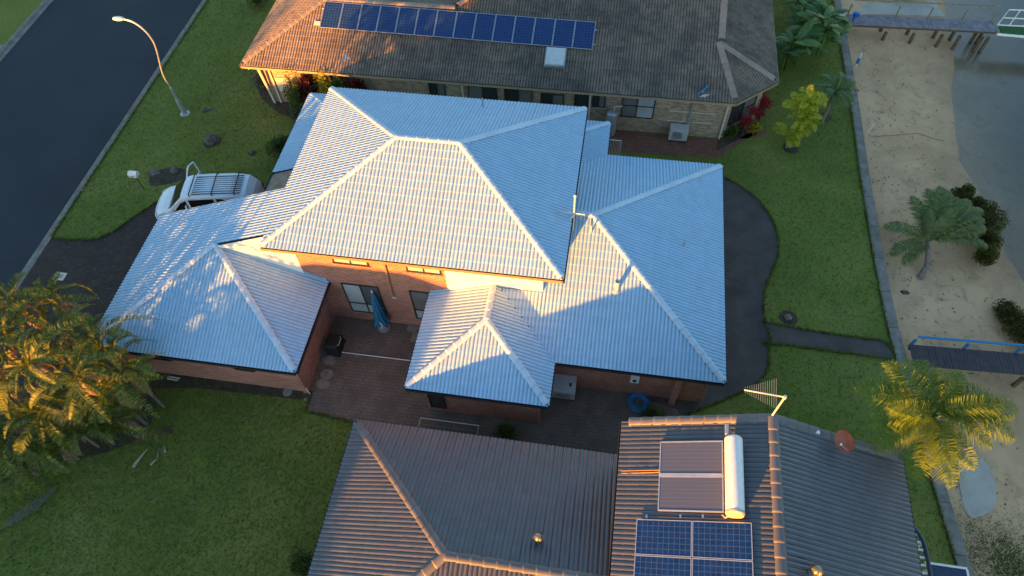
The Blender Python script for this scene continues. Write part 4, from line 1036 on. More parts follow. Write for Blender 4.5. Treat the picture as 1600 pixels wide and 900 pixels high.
q = MB().lathe([(.02,-.09),(.12,-.07),(.14,-.045)], 14); q.v = [tuple(hm @ Vector((.36+x*1.5, y*.8, z))) for x, y, z in q.v]; q.build('lens', M['glass_grey'], lamp, smooth=True)
mbx = at(225, 295); mb_ = thing('letterbox', 'pale blue-white letterbox on a thin post beside the stones', 'letterbox', (mbx.x, mbx.y, 0)); mb_.scale = (.85,.85,1)
MB().tube([(0,0,0),(0,0,1.0)], .03, 6).build('post', M['black_plastic'], mb_)
MB().add([(-.25,-.17,1.0),(.25,-.17,1.0),(.25,.17,1.0),(-.25,.17,1.0),(-.27,-.19,1.2),(.27,-.19,1.2),(.27,.19,1.2),(-.27,.19,1.2),(-.27,0,1.32),(.27,0,1.32)], [(0,3,2,1),(0,1,5,4),(2,3,7,6),(1,2,6,9,5),(3,0,4,8,7),(4,5,9,8),(6,7,8,9)]).build('box', M['white_paint'], mb_)
MB().box(-.12,.12,-.196,-.186,1.08,1.12).build('slot', M['black_plastic'], mb_)
def rock(name, label, cat, c, sx, sy, sz, m, seed, parent=None, group=None, rz=0):
    rnd = random.Random(seed); bm = bmesh.new(); bmesh.ops.create_icosphere(bm, subdivisions=3, radius=1)
    from mathutils import noise as mn
    for v in bm.verts:
        k = 1+.35*mn.noise(v.co*1.6+Vector((seed,0,0)))+.16*mn.noise(v.co*4+Vector((0,seed,0)))
        v.co = Vector((v.co.x*sx*k, v.co.y*sy*k, max(v.co.z*k, -.25)*sz))
    me = bpy.data.meshes.new(name); bm.to_mesh(me); bm.free(); me.materials.append(m)
    o = link(name, me); o.location = (c.x, c.y, c.z); o.rotation_euler.z = rz
    return tag(o, label, cat, group)
M['rock_dark'] = concrete('dark_rock', (.16,.14,.12), .25, 5)
rock('boulder', 'large dark mossy boulder alone on the front lawn', 'boulder', at(332,221)+Vector((0,0,.1)), .42,.32,.33, M['rock_dark'], 1, rz=.6)
rock('boulder', 'flat grey stone on the bare bed by the letterbox, the left one', 'boulder', at(241,272), .38,.25,.16, M['rock_dark'], 2)
rock('boulder', 'small dark stone on the bare bed just behind the van nose', 'boulder', at(273,268), .28,.22,.22, M['rock_dark'], 3)
rock('stump', 'little dark stump in the grass between the boulder and the shrub', 'stump', at(394,238), .14,.12,.12, M['rock_dark'], 4)
rock('rock', 'small pale rock lying by the end of the lamp post bed', 'rock', at(327,171), .3,.12,.05, M['rock_dark'], 5, rz=.3)
rock('rock', 'grey rock on the garden edge where the path leaves the house', 'rock', at(1231,496), .19,.16,.15, M['stone'], 6)
rock('rock', 'dark stone lying on the sand below the beach palm', 'rock', at(1414,457,-.6), .2,.12,.07, M['rock_dark'], 7)
pt = at(94, 432)
lid = thing('pit_cover', 'square cream pit cover set in the dark paved driveway', 'pit cover', (pt.x, pt.y, .012))
MB().box(-.28,.28,-.22,.22,0,.015).build('cover', M['cream'], lid); MB().box(-.13,.13,-.11,.11,.015,.03).build('inner_lid', M['fascia_tan'], lid)

# ================================================================ VAN
van = thing('van', 'white van with roof bars and one open front door parked on the driveway', 'van', (-6.62,5.80,0), R(189.7))
# local: +x forward, y to the van's left
hw_ = .93
ST = [ # x, half width, z bottom, belt z, top z, top half width
 (-2.62,.84,.45,1.0,1.15,.80),(-2.55,.90,.35,1.02,1.5,.70),(-2.30,.92,.32,1.02,1.86,.70),(-1.5,.93,.30,1.02,1.93,.78),(-.4,.93,.30,1.0,1.94,.79),(.55,.93,.30,.99,1.91,.78),(.85,.93,.30,.99,1.84,.74),(1.72,.93,.30,1.02,1.10,.78),(2.1,.92,.30,.95,1.02,.76),(2.45,.87,.32,.80,.90,.68),(2.66,.74,.36,.62,.72,.56)]
def vsec(x, w_, zb, zk, zt, tw_):
    return [(x,-w_*.93,zb),(x,-w_,zb+.18),(x,-w_,zk-.25),(x,-w_*.975,zk),(x,-tw_-.02,zt-.07),(x,-tw_+.08,zt-.015),(x,-tw_*.45,zt+.02),(x,tw_*.45,zt+.02),(x,tw_-.08,zt-.015),(x,tw_+.02,zt-.07),(x,w_*.975,zk),(x,w_,zk-.25),(x,w_,zb+.18),(x,w_*.93,zb)]
body = MB(); secs = [vsec(*s_) for s_ in ST]; k = len(secs[0])
body.add([p for s_ in secs for p in s_], [(i*k+j, i*k+(j+1)%k, (i+1)*k+(j+1)%k, (i+1)*k+j) for i in range(len(secs)-1) for j in range(k)]+[tuple(range(k))[::-1], tuple((len(secs)-1)*k+j for j in range(k))])
bo = body.build('body', M['car_paint'], van)
bev = bo.modifiers.new('bevel', 'BEVEL'); bev.width = .02; bev.segments = 2; bev.limit_method = 'ANGLE'; bev.angle_limit = R(25)
def interp(x):
    for a_, b_ in zip(ST, ST[1:]):
        if a_[0] <= x <= b_[0]:
            t_ = (x-a_[0])/(b_[0]-a_[0]); return [a_[i]+(b_[i]-a_[i])*t_ for i in range(6)]
def side_pane(name, pts, s, m, parent=van, off=.012):
    P_ = []
    for x, f in pts:       # f 0 = belt, 1 = roof edge
        _, w_, zb, zk, zt, tw_ = interp(x)
        y0_, z0_, y1_, z1_ = w_*.975, zk, tw_+.02, zt-.07
        P_.append((x, s*(y0_+(y1_-y0_)*f+off), z0_+(z1_-z0_)*f))
    n = len(P_); back = [(x, y-s*.02, z) for x, y, z in P_]
    return MB().add(P_+back, [tuple(range(n)), tuple(range(n,2*n))[::-1]]+[(i,(i+1)%n,(i+1)%n+n,i+n) for i in range(n)]).build(name, m, parent)
for s in (1, -1):
    side_pane('side_window', [(.62,.06),(1.45,.06),(.95,.80),(.62,.88)], s, M['car_glass'])
    side_pane('side_window', [(-.75,.06),(.48,.06),(.48,.90),(-.75,.90)], s, M['car_glass'])
    side_pane('side_window', [(-2.25,.06),(-.9,.06),(-.9,.90),(-2.2,.90)], s, M['car_glass'])
    MB().box(1.28,1.42,s*.94-.0 if s > 0 else -1.14, 1.14 if s > 0 else -.94,1.0,1.18).build('mirror', M['black_plastic'], van)
    MB().box(.50,.515,s*.925 if s > 0 else -.937,.937 if s > 0 else -.925,.5,1.0).build('door_gap', M['black_plastic'], van)
def qpane(name, P4, nrm, m):
    return MB().slab(P4, nrm, .02).build(name, m, van)
a_ = interp(.86); b_ = interp(1.70)
qpane('windscreen', [(.93,-.66,1.80),(1.74,-.76,1.135),(1.74,.76,1.135),(.93,.66,1.80)], (.65,0,.76), M['car_glass'])
for o_ in van.children if False else []: pass
qpane('rear_window', [(-2.33,.62,1.80),(-2.575,.68,1.24),(-2.575,-.68,1.24),(-2.33,-.62,1.80)], (-.92,0,.40), M['car_glass'])
for s in (1,-1):
    MB().add([(2.50,s*.84,.66),(2.62,s*.70,.66),(2.60,s*.70,.80),(2.46,s*.83,.84),(2.2,s*.90,.82),(2.2,s*.93,.68)],[(0,1,2,3),(0,3,4,5)]).build('headlight', M['lamp_glass'], van)
    MB().box(-2.64,-2.58,s*.80-.06,s*.80+.06,.75,1.15).build('tail_light', M['leaf_red'] if False else M['terracotta'], van)
    for wx_ in (1.75,-1.55):
        q = MB().lathe([(.2,-.1),(.31,-.1),(.33,-.07),(.33,.07),(.31,.1),(.2,.1)], 24); q.v = [(wx_+x, s*.83+z, .33+y) for x, y, z in q.v]; wo = q.build('wheel', M['tyre'], van)
        q = MB().lathe([(.05,-.105),(.2,-.108),(.205,.108),(.05,.105)], 18); q.v = [(wx_+x, s*.83+z, .33+y) for x, y, z in q.v]; q.build('rim', M['grey_metal'], wo)
MB().box(2.60,2.70,-.62,.62,.36,.50).build('bumper', M['black_plastic'], van); MB().box(2.655,2.685,-.26,.26,.42,.53).build('number_plate', M['white_paint'], van) if False else None
for x in (.35,-.75,-1.85):
    MB().tube([(x,-.72,1.93),(x,-.70,2.06),(x,.70,2.06),(x,.72,1.93)], .028, 6).build('roof_bar', M['black_plastic'], van)
for k_ in range(9):
    y_ = -.56+.14*k_; MB().box(-2.1,.3,y_-.018,y_+.018,1.93,1.972).build('roof_rib', M['car_paint'], van); MB().box(-2.1,.3,y_+.045,y_+.060,1.93,1.966).build('roof_groove', M['black_plastic'], van)
# open door on the far side (the van's right, away from the house)
dr = MB()
hinge = Vector((1.30,-.93,0)); an = R(180-62)
dv = Vector((math.cos(an)*-1, -math.sin(an), 0)); 
dv = Vector((-math.cos(R(58)), -math.sin(R(58)), 0))
def dp(u, z, o=0): return hinge+dv*u+Vector((dv.y,-dv.x,0))*o+Vector((0,0,z))
n_ = Vector((dv.y,-dv.x,0))
MB().slab([dp(.0,.35),dp(.95,.35),dp(.95,1.02),dp(.0,1.02)], n_, .06).build('door', M['car_paint'], van)
MB().tube(smooth_line([dp(.0,1.02),dp(.25,1.38),dp(.5,1.72),dp(.62,1.80),dp(.85,1.80),dp(.93,1.72),dp(.95,1.02)],3), .04, 6).build('door_frame', M['car_paint'], van)
MB().slab([dp(.04,1.0),dp(.93,1.0),dp(.9,1.7),dp(.6,1.76),dp(.5,1.66)], n_, .01).build('door_glass', M['car_glass'], van) if False else None

# ================================================================ COURTYARD THINGS
ub = at(606, 492); um = thing('umbrella', 'closed blue patio umbrella leaning upright against the brick court wall', 'umbrella', (ub.x, min(ub.y, .2), 0))
lean = Vector((-.01, .04, 1)).normalized(); q = lean.to_track_quat('Z', 'Y').to_matrix().to_4x4()
def lt_(mb): mb.v = [tuple(q @ Vector(v)) for v in mb.v]; return mb
lt_(MB().tube([(0,0,0),(0,0,2.75)], .022, 8)).build('pole', M['alu'], um)
cv = MB(); n = 40; base = 0
prof = [(.34,.55),(.30,.62),(.24,.8),(.20,1.1),(.17,1.5),(.14,1.9),(.10,2.3),(.06,2.6),(.02,2.72)]
for r_, z in prof:
    for k in range(n):
        an = 2*PI*k/n; f = 1+.28*math.cos(8*an+z*2)*(1 if z < 2.5 else .3); zz = z+(.10*math.cos(4*an) if z < .6 else 0)
        cv.v.append((r_*f*math.cos(an), r_*f*math.sin(an), zz))
for i in range(len(prof)-1):
    for k in range(n): a_ = i*n+k; b_ = i*n+(k+1)%n; cv.f.append((a_, b_, b_+n, a_+n))
cv.f.append(tuple(range(n))[::-1])
lt_(cv).build('canopy', M['umb'], um, smooth=True)
lt_(MB().lathe([(.03,2.7),(.04,2.76),(.01,2.85)], 8)).build('finial', M['white_paint'], um); MB().lathe([(.28,0),(.28,.05),(.06,.09),(.05,.3)], 16).build('base', M['grey_metal'], um)
MB().tube(smooth_line([(.05,-.25,.9),(.12,-.3,.7),(.05,-.34,.5),(.15,-.2,.35),(.22,-.1,.15)],4), .02, 6).build('strap', M['white_paint'], um)
bb = at(520, 548); gr = thing('covered_barbecue', 'barbecue under a black cover with a green side standing by the garage wall', 'barbecue', (2.0,-1.10,0))
gr.scale = (.82,.82,.82)
def cover(x0,x1,y0,y1,z0,z1,t):
    m_ = MB(); P_ = []
    lv = [(z0,0,0),(z0+(z1-z0)*.5,.02,.02),(z1-.08,.03,.03),(z1,t,t)]
    for z,a_,b_ in lv:
        for k in range(16):
            u = k/16*4; s_ = int(u); f = u-s_; wv = .018*math.sin(k*2.4+z*3)
            X = [x0+a_,x1-a_,x1-a_,x0+a_,x0+a_]; Y = [y0+b_,y0+b_,y1-b_,y1-b_,y0+b_]
            P_.append((X[s_]+(X[s_+1]-X[s_])*f+wv, Y[s_]+(Y[s_+1]-Y[s_])*f+wv*.7, z))
    return m_.add(P_, [(i*16+k, i*16+(k+1)%16, (i+1)*16+(k+1)%16, (i+1)*16+k) for i in range(3) for k in range(16)]+[tuple(48+k for k in range(16))])
cover(-.36,.36,-.52,.42,.05,.95,.1).build('cover', M['black_cover'], gr); cover(-.48,-.365,-.42,.25,.05,.78,.05).build('side_cover', M['green_cover'], gr)
MB().tube([(.30,-.3,.9),(.38,-.3,.85),(.38,.2,.85),(.30,.2,.9)], .02, 6).build('handle', M['alu'], gr)
for s_ in (-.5,.4): MB().lathe([(.03,-.03),(.09,-.03),(.09,.03),(.03,.03)], 10, (.3,s_,.09)).build('wheel', M['tyre'], gr)
p0, p1 = at(517, 549), at(641, 564); t = thing('white_pole', 'long thin white pole lying across the courtyard paving', 'pole', tuple(p0)); MB().tube([(0,0,.04),(p1.x-p0.x,p1.y-p0.y,.04)], .022, 6).build('tube', M['white_paint'], t); MB().lathe([(.035,0),(.035,.08)], 8).build('end_cap', M['white_paint'], t)
p0, p1 = at(541, 490.5), at(609, 501.5); t = thing('timber_batten', 'pale thin batten lying at the foot of the court wall under the window', 'batten', tuple(p0)); MB().bar((0,0,.03),(p1.x-p0.x,p1.y-p0.y,.03),.04,.03).build('batten', M['soffit'], t)
c0 = at(622, 503); t = thing('toy', 'small yellow plastic toy on the paving near the umbrella', 'toy', tuple(c0)); MB().lathe([(.03,0),(.07,.04),(.05,.12),(.02,.16)], 10).build('body', M['yellow'], t); MB().box(.02,.1,-.04,.0,.0,.05).build('foot', M['white_paint'], t)
for i, (px, py, lab) in enumerate(((646,512,'cracked sandstone slab leaning at the court wall corner'),(652,528,'broken sandstone slab lying beside the white front hip'))):
    c0 = at(px, py); rs = random.Random(i); poly = [(c0.x+.34*math.cos(a_)*rs.uniform(.7,1.1), c0.y+.34*math.sin(a_)*rs.uniform(.7,1.1)) for a_ in (.3,1.5,2.6,3.9,5.2)]
    tag(MB().prism(poly, .01, .06+.03*i).build('stone_slab', M['stone']), lab, 'stone slab')
for i, (px, py) in enumerate(((515,563),(511,585),(505,600))):
    c0 = at(px, py); tag(MB().prism(smooth_poly([(c0.x+.30*math.cos(a_), c0.y+.24*math.sin(a_)) for a_ in [k*PI/3 for k in range(6)]], 4), .01, .032).build('stepping_stone', concrete('step%d' % i, (.15,.12,.095), .8) if False else M['stone']), ['round worn stepping stone nearest the barbecue','middle worn stepping stone beside the garage wall','stepping stone nearest the garage corner'][i], 'stepping stone')
c0 = at(449.5, 613); tag(MB().lathe([(.2,0),(.2,.03),(.17,.045)], 18, tuple(c0)).build('round_cover', M['concrete']), 'round pale concrete cover in the bed by the garage corner', 'drain cover')
c0 = at(478, 613); tag(MB().box(c0.x-.1,c0.x+.1,c0.y-.06,c0.y+.06,0,.04).build('paver_brick', M['stone']), 'single pale brick lying in the bed at the garage corner', 'brick'); c0 = at(478, 625); tag(MB().box(c0.x-.09,c0.x+.08,c0.y-.05,c0.y+.06,0,.05).build('paver_brick', M['stone']), 'single tan brick on the grass edge by the dark paving', 'brick')
c0 = at(492.5, 605); t = thing('garden_tap', 'small white garden tap at the corner of the garage', 'tap', (GEx+.12,GWy-.1,0)); MB().tube([(0,0,0),(0,0,.5),(0,-.08,.55)], .02, 6).build('pipe', M['white_paint'], t); MB().lathe([(.05,0),(.05,.02)], 8, (0,0,.58)).build('handle', M['alu'], t)
c0 = at(237, 575); t = thing('garden_light', 'small white garden light against the front wall of the garage', 'garden light', tuple(c0)); MB().tube([(0,0,0),(0,0,.25),(.08,.02,.3)], .015, 6).build('stake', M['alu'], t); MB().lathe([(.02,0),(.07,.03),(.06,.1)], 10, (.1,.02,.26)).build('lamp_shade', M['white_paint'], t)
c0 = at(272, 590); t = thing('pipe_piece', 'short pale pipe lying in the dark bed before the garage', 'pipe', tuple(c0)); MB().tube([(-.3,0,.05),(.3,-.02,.05)], .03, 6).build('tube', M['soffit'], t); MB().tube([(-.25,-.1,.04),(.25,-.12,.04)], .03, 6).build('tube', M['soffit'], t)
# hose coil
hc = at(997, 620); hc = at(997, 622, .05); hc.y = LWy-.42; hose = thing('garden_hose', 'coiled bright blue garden hose on the paving below the living wing', 'garden hose', tuple(hc)); hose.scale = (1.15,1.15,1.15); rs = random.Random(5); pts = []
for k in range(260):
    an = k*2*PI/26; rr = .30+.055*math.sin(k*.37)+.03*math.sin(k*1.13); pts.append((rr*math.cos(an)+.015*math.sin(k*.21), rr*.97*math.sin(an), .03+.012*(k/26)+.008*math.sin(k*.9)))
MB().tube(pts, .014, 5).build('hose', M['hose'], hose); MB().tube(smooth_line([pts[0],(.25,.28,.03),(.12,.36,.02),(.02,.15,.02),(-.1,-.15,.02)],5), .014, 5).build('hose_end', M['hose'], hose)
# wall mounted air conditioner / box between the hips
c0 = at(880, 592, .9)
def ac(label, c, w_, d_, h_, fan=True, fd=-1):
    t = thing('air_conditioner', label, 'air conditioner', c)
    MB().box(-w_/2,w_/2,-d_/2,d_/2,.08,.08+h_).build('casing', M['steel_box'], t)
    for s_ in (-1,1): MB().box(s_*w_*.38-.03,s_*w_*.38+.03,-d_/2-.05,d_/2+.02,0,.08).build('foot', M['black_plastic'], t)
    if fan:
        q_ = MB().lathe([(.02,0),(h_*.36,0),(h_*.36,.015),(h_*.30,.02),(.02,.02)], 20); q_.v = [(x-w_*.08, -d_/2-.004-z, .08+h_/2+y) for x, y, z in q_.v]; g_ = q_.build('fan_grille', M['grey_metal'], t)
        for k in range(5): MB().box(-w_*.08-h_*.36,-w_*.08+h_*.36,-d_/2-.032,-d_/2-.026,.08+h_/2-.2+.1*k,.08+h_/2-.19+.1*k).build('grille_bar', M['black_plastic'], g_)
    return t
t = ac('grey metal box unit in the nook between the white front hip and the living wing', (12.22,LWy-.42,.35), .95, .78, .62, fan=False)
MB().box(-.3,.3,-.40,-.392,.2,.55).build('panel', M['grey_metal'], t); MB().box(.2,.3,-.1,.05,.702,.715).build('badge', M['black_plastic'], t)
ac('white outdoor air conditioner on the red pavers beside the tan brick wall', (16.55,13.72,.1), .95, .5, .72)
c0 = at(953, 206); t = thing('water_heater', 'grey cylindrical hot water tank against the tan brick wall', 'water heater', (12.95,13.72,0))
MB().lathe([(.27,.05),(.29,.1),(.29,1.5),(.27,1.56),(.05,1.6)], 24).build('tank', M['grey_metal'], t, smooth=True); MB().box(-.1,.1,-.31,-.28,.4,.6).build('cover_plate', M['steel_box'], t); MB().tube([(.1,.1,1.55),(.1,.25,1.7),(.5,.3,1.75)], .03, 6).build('pipe', M['cream'], t)
g0, g1 = at(952, 215, 1.0), at(976, 216, 1.0)
gt = thing('side_gate', 'white tubular gate with thin bars at the back corner of the white roof', 'gate', (12.95,12.0,0))
MB().tube([(0,0,0),(0,0,1.25),(.62,0,1.25),(.62,0,0)], .025, 6).build('frame', M['white_paint'], gt)
for k in range(7): MB().tube([(.09+.075*k,0,.15),(.09+.075*k,0,1.24)], .01, 4).build('bar', M['white_paint'], gt)
MB().tube([(0,0,.15),(.62,0,.15)], .02, 6).build('bottom_rail', M['white_paint'], gt)
# clothesline attached on posts beside the dark neighbour
a_, b_ = at(657, 653, 1.5), at(747, 664, 1.5)
cl = thing('clothesline', 'rectangular fold-out clothesline over the dark paving beside the charcoal roof', 'clothesline', (0,0,0))
zc = 1.6; a_ = at(657,653,zc); b_ = at(748,665,zc); d_ = NY1-.52
MB().tube([(a_.x,d_,zc),(a_.x,a_.y,zc),(b_.x,b_.y,zc),(b_.x,d_,zc),(a_.x,d_,zc)], .022, 6).build('frame', M['cream'], cl)
for k in range(5): y_ = d_+(a_.y-d_)*(k+1)/6; MB().tube([(a_.x,y_,zc),(b_.x,y_,zc)], .005, 4).build('line', M['grey_metal'], cl)
for x in (a_.x+.3,b_.x-.3): MB().box(x-.03,x+.03,d_-.02,d_+.03,zc-.7,zc+.05).build('wall_bracket', M['cream'], cl)
# low timber posts by the path
for px, py, lab in ((1201,527,'thin pinkish stake at the edge where the side path begins'),(1195,481,'tiny white peg at the lawn edge near the grey rock')):
    c0 = at(px, py); t = thing('garden_stake', lab, 'stake', tuple(c0)); MB().tube([(0,0,0),(.03,.02,.35 if px > 1200 else .08)], .018, 6).build('stake', M['fascia_tan'] if px > 1200 else M['white_paint'], t)

# ================================================================ CANAL SIDE
dz = .25
j1 = thing('jetty', 'weathered grey timber jetty with a handrail crossing the upper beach', 'jetty')
A = at(1322, 22, dz); A2 = at(1330, 39, dz); B = at(1552, 33, dz); B2 = at(1553, 53, dz)
jd = (B-A).normalized(); jn = Vector((-jd.y, jd.x, 0)); jw = 1.02; jl = (B-A).length
s0 = Vector((A.x, A.y, dz)); npk = int(jl/.155)
pk = MB().box(0,.145,-jw,0,-.035,0).mesh('plank', M['plank'])
for k in range(npk):
    p = s0+jd*(.155*k); mw = frame_mat(p+Vector((0,0,random.uniform(-.006,.006))), jd, jn) @ Matrix.Rotation(random.uniform(-.012,.012), 4, 'Z'); link('plank', pk, j1, mw)
for o_ in (-.12,-jw+.12): MB().bar(s0+jn*o_+Vector((0,0,-.12)), s0+jd*jl+jn*o_+Vector((0,0,-.12)), .1, .16).build('bearer', M['pile'], j1)
for fr in (.28,.47,.66,.78,.93,.97):
    for o_ in (-.08,-jw+.06):
        p = s0+jd*(jl*fr)+jn*o_; MB().tube([(p.x,p.y,-2.6),(p.x,p.y,-.2)], [.13,.10], 9).build('pile', M['pile'], j1)
ra = s0+jn*(-.03)
pts = [ra+jd*(jl*f)+Vector((0,0,1.0)) for f in (.01,.99)]
MB().bar(pts[0], pts[1], .07, .06).build('handrail', M['rail_wood'], j1)
for f in (.012,.34-.0,.56,.79,.985):
    p = ra+jd*(jl*f); MB().bar((p.x,p.y,-.1),(p.x,p.y,.97), .07,.07,(0,1,0)).build('rail_post', M['rail_wood'], j1)
# gangway with white frame, turf and white pole
g0_ = at(1560, 45, .2); gw_ = thing('gangway', 'white framed gangway with green turf at the outer end of the jetty', 'gangway', tuple(g0_))
ang_ = math.atan2(jd.y, jd.x)
gw_.rotation_euler.z = ang_
MB().box(.15,4,-.55,.35,-.12,-.05).build('turf_deck', M['turf'], gw_)
MB().tube([(-.2,-.55,.0),(4,-.75,-.05)], .075, 8).build('edge_pole', M['white_paint'], gw_)
for pp in ([(.0,.30,.05),(.18,.42,1.0),(4,.42,1.0)], [(.0,.30,.05),(4,.30,.05)], [(.09,.36,.5),(4,.36,.5)]): MB().tube(pp, .035, 6).build('rail', M['white_paint'], gw_)
for x in (.8,1.6,2.4): MB().tube([(x-.15,.30,.05),(x,.42,1.0)], .03, 6).build('rail_post', M['white_paint'], gw_)
# things at the head of the jetty
c0 = at(1330, 28, .05); t = thing('utility_pedestal', 'bright blue plastic stand at the inner end of the jetty', 'pedestal', tuple(at(1331,36,.05))); MB().lathe([(.10,0),(.10,.05),(.06,.08),(.06,.45),(.14,.5),(.16,.7),(.10,.74)], 12).build('stand', M['blue_plastic'], t); MB().box(-.02,.22,-.1,.1,.5,.68).build('arm', M['blue_plastic'], t)
c0 = at(1312, 28); t = thing('service_box', 'pale grey flat service box on the lawn edge near the jetty', 'service box', tuple(c0)); MB().box(-.3,.22,-.16,.16,0,.14).build('body', M['steel_box'], t); MB().box(-.32,.24,-.18,.18,.14,.17).build('lid', M['steel_box'], t)
c0 = at(1337, 100, -.55); t = thing('canoe_rack_post', 'short white and blue post standing in the sand near the seawall', 'post', tuple(at(1337,104,-.55))); MB().tube([(0,0,0),(0,0,.9)], .05, 8).build('post', M['white_paint'], t); MB().tube([(0,0,.25),(0,0,.6)], .09, 10).build('blue_sleeve', M['blue_paint'], t)
c0 = at(1352, 213, -.5); t = thing('marker_post', 'leaning white marker post with rope at the seawall foot', 'post', tuple(c0)); MB().tube([(0,0,0),(.12,.08,.7)], .035, 8).build('post', M['white_paint'], t); MB().lathe([(.05,.68),(.05,.74)], 8, (.12,.08,0)).build('cap', M['alu'], t)
rp = [Vector((*at(px, py, -.7)[:2], 0)) for px, py in ((1353,212),(1362,217),(1380,214),(1400,211),(1420,207),(1440,206),(1460,211),(1480,213))]
rope = smooth_line([(p.x,p.y,bz(p.x,p.y)+.02) for i, p in enumerate(rp)], 6); t = thing('rope', 'thin brown mooring rope running across the sand from the marker post', 'rope'); MB().tube(rope, .009, 5).build('rope', M['pile'], t)
# moored boat, far end cut by the picture edge
bc = at(1424, 0, -.6); boat = thing('dinghy', 'small pale blue boat beyond the jetty, cut by the photo top edge', 'boat', (bc.x, bc.y+.35, -.62), ang_)
hv = []; n = 9
for i in range(n):
    t_ = i/(n-1); x = -1.1+2.2*t_; wd = .42*(1-(max(0,t_-.45)/.55)**2*.9)
    hv += [(x,-wd,.42+.08*t_),(x,-wd*.75,.0),(x,wd*.75,.0),(x,wd,.42+.08*t_)]
MB().add(hv, [(i*4+j,(i+1)*4+j,(i+1)*4+j+1,i*4+j+1) for i in range(n-1) for j in range(3)]+[(0,1,2,3),tuple((n-1)*4+j for j in (3,2,1,0))]).build('hull', plain('pale_blue_hull',(.30,.50,.62),.4), boat)
hv2 = [(x*.97,y*.93,z-.03) for x,y,z in hv]; MB().add([(x,y,.43+.08*((x+1.1)/2.2)) for x,y,z in hv[::4]]+[(x,-y,.43+.08*((x+1.1)/2.2)) for x,y,z in hv[::4]], [(i,i+1,i+1+n,i+n) for i in range(n-1)]).build('deck', M['white_paint'], boat)
MB().box(-.3,.2,-.18,.18,.46,.5).build('hatch', M['grey_metal'], boat)
c0 = at(1370, 10, -.7); S(MB().prism([tuple(at(*p, -.7)[:2]) for p in ((1330,8),(1460,2),(1475,26),(1330,22))], -1.0, -.66).build('boat_ramp', M['pale_concrete']))
# second jetty with blue rail
j2 = thing('jetty', 'dark timber jetty with a blue painted handrail at the right edge', 'jetty')
A = at(1421, 538, dz); B = at(1640, 556, dz); jd2 = (B-A).normalized(); jn2 = Vector((-jd2.y, jd2.x, 0)); jw2 = 1.0; jl2 = 9.5; s0 = Vector((A.x, A.y, dz))
pk = MB().box(0,.135,-jw2,0,-.035,0).mesh('plank', M['plank_dark'])
for k in range(int(jl2/.142)):
    link('plank', pk, j2, frame_mat(s0+jd2*(.142*k)+Vector((0,0,random.uniform(-.006,.006))), jd2, jn2) @ Matrix.Rotation(random.uniform(-.01,.01), 4, 'Z'))
for o_ in (-.12,-jw2+.12): MB().bar(s0+jn2*o_+Vector((0,0,-.12)), s0+jd2*jl2+jn2*o_+Vector((0,0,-.12)), .1, .16).build('bearer', M['pile'], j2)
for fr in (.22,.48,.75,.98):
    for o_ in (-.08,-jw2+.06): p = s0+jd2*(jl2*fr)+jn2*o_; MB().tube([(p.x,p.y,-3.0),(p.x,p.y,-.2)], [.13,.10], 9).build('pile', M['pile'], j2)
ra = s0+jn2*.03
MB().bar(ra+Vector((.1,0,.62)), ra+jd2*jl2+Vector((0,0,.62)), .09, .06).build('handrail', M['blue_paint'], j2)
for f in (.012,.235,.455,.68,.9): p = ra+jd2*(jl2*f)+jn2*.02; MB().bar((p.x,p.y,-.05),(p.x+.02,p.y,.60), .09,.09,(0,1,0)).build('rail_post', M['blue_paint'], j2)

# ================================================================ VEGETATION
def frond_mesh(name, L, n, ll, arch, m, seed, wd=.035, vdroop=.35, plume=0, up=.3, tipw=.25, vup=.15, rr=.022, fwd=.6):
    """pinnate palm frond along +x, arching in z; leaflets both sides"""
    rs = random.Random(seed); mb = MB(); pts = []
    for i in range(13):
        t_ = i/12; x = L*(t_-.10*arch*t_*t_); z = L*(up*t_-arch*t_*t_*.75); pts.append(Vector((x, L*.04*math.sin(3*t_+seed), z)))
    # rachis
    vs_, fs = [], []
    for i, p in enumerate(pts):
        r_ = rr*(1-i/14); vs_ += [(p.x,p.y-r_,p.z),(p.x,p.y,p.z+r_),(p.x,p.y+r_,p.z)]
    for i in range(12): fs += [(i*3,i*3+1,i*3+4,i*3+3),(i*3+1,i*3+2,i*3+5,i*3+4)]
    mb.add(vs_, fs)
    for i in range(n):
        t_ = .10+.90*(i+rs.uniform(-.3,.3))/n; t_ = min(max(t_,.05),1)
        f = t_*12; k = min(int(f), 11); p = pts[k].lerp(pts[k+1], f-k); tg = (pts[k+1]-pts[k]).normalized()
        for s in (-1, 1):
            if rs.random() < .04: continue
            l = ll*(math.sin(PI*min(1,(t_*.86+.10)))**.6)*rs.uniform(.82,1.1)*(1 if t_ < .85 else 1-(t_-.85)*3*(1-tipw))
            el = rs.uniform(-plume, plume)+vup
            side = Vector((0, s, 0)); d0 = (tg*rs.uniform(fwd-.15,fwd+.15)+side*1.0+Vector((0,0,el))).normalized()
            w_ = tg*wd*.5*rs.uniform(.8,1.2)
            q0 = p; q1 = p+d0*l*.5; q2 = p+d0*l*.88+Vector((0,0,-vdroop*l*rs.uniform(.5,1.2)))
            mb.add([q0-w_*.6, q0+w_*.6, q1-w_, q1+w_, q2], [(0,1,3,2),(2,3,4)])
    return mb.mesh(name, m)
def frond(parent, me, az, el, rollv=0, sc=1, z=0, name='frond', off=(0,0)):
    mw = Matrix.Translation((off[0],off[1],z)) @ Matrix.Rotation(az, 4, 'Z') @ Matrix.Rotation(-el, 4, 'Y') @ Matrix.Rotation(rollv, 4, 'X') @ Matrix.Scale(sc, 4)
    o = link(name, me, parent, mw); return o
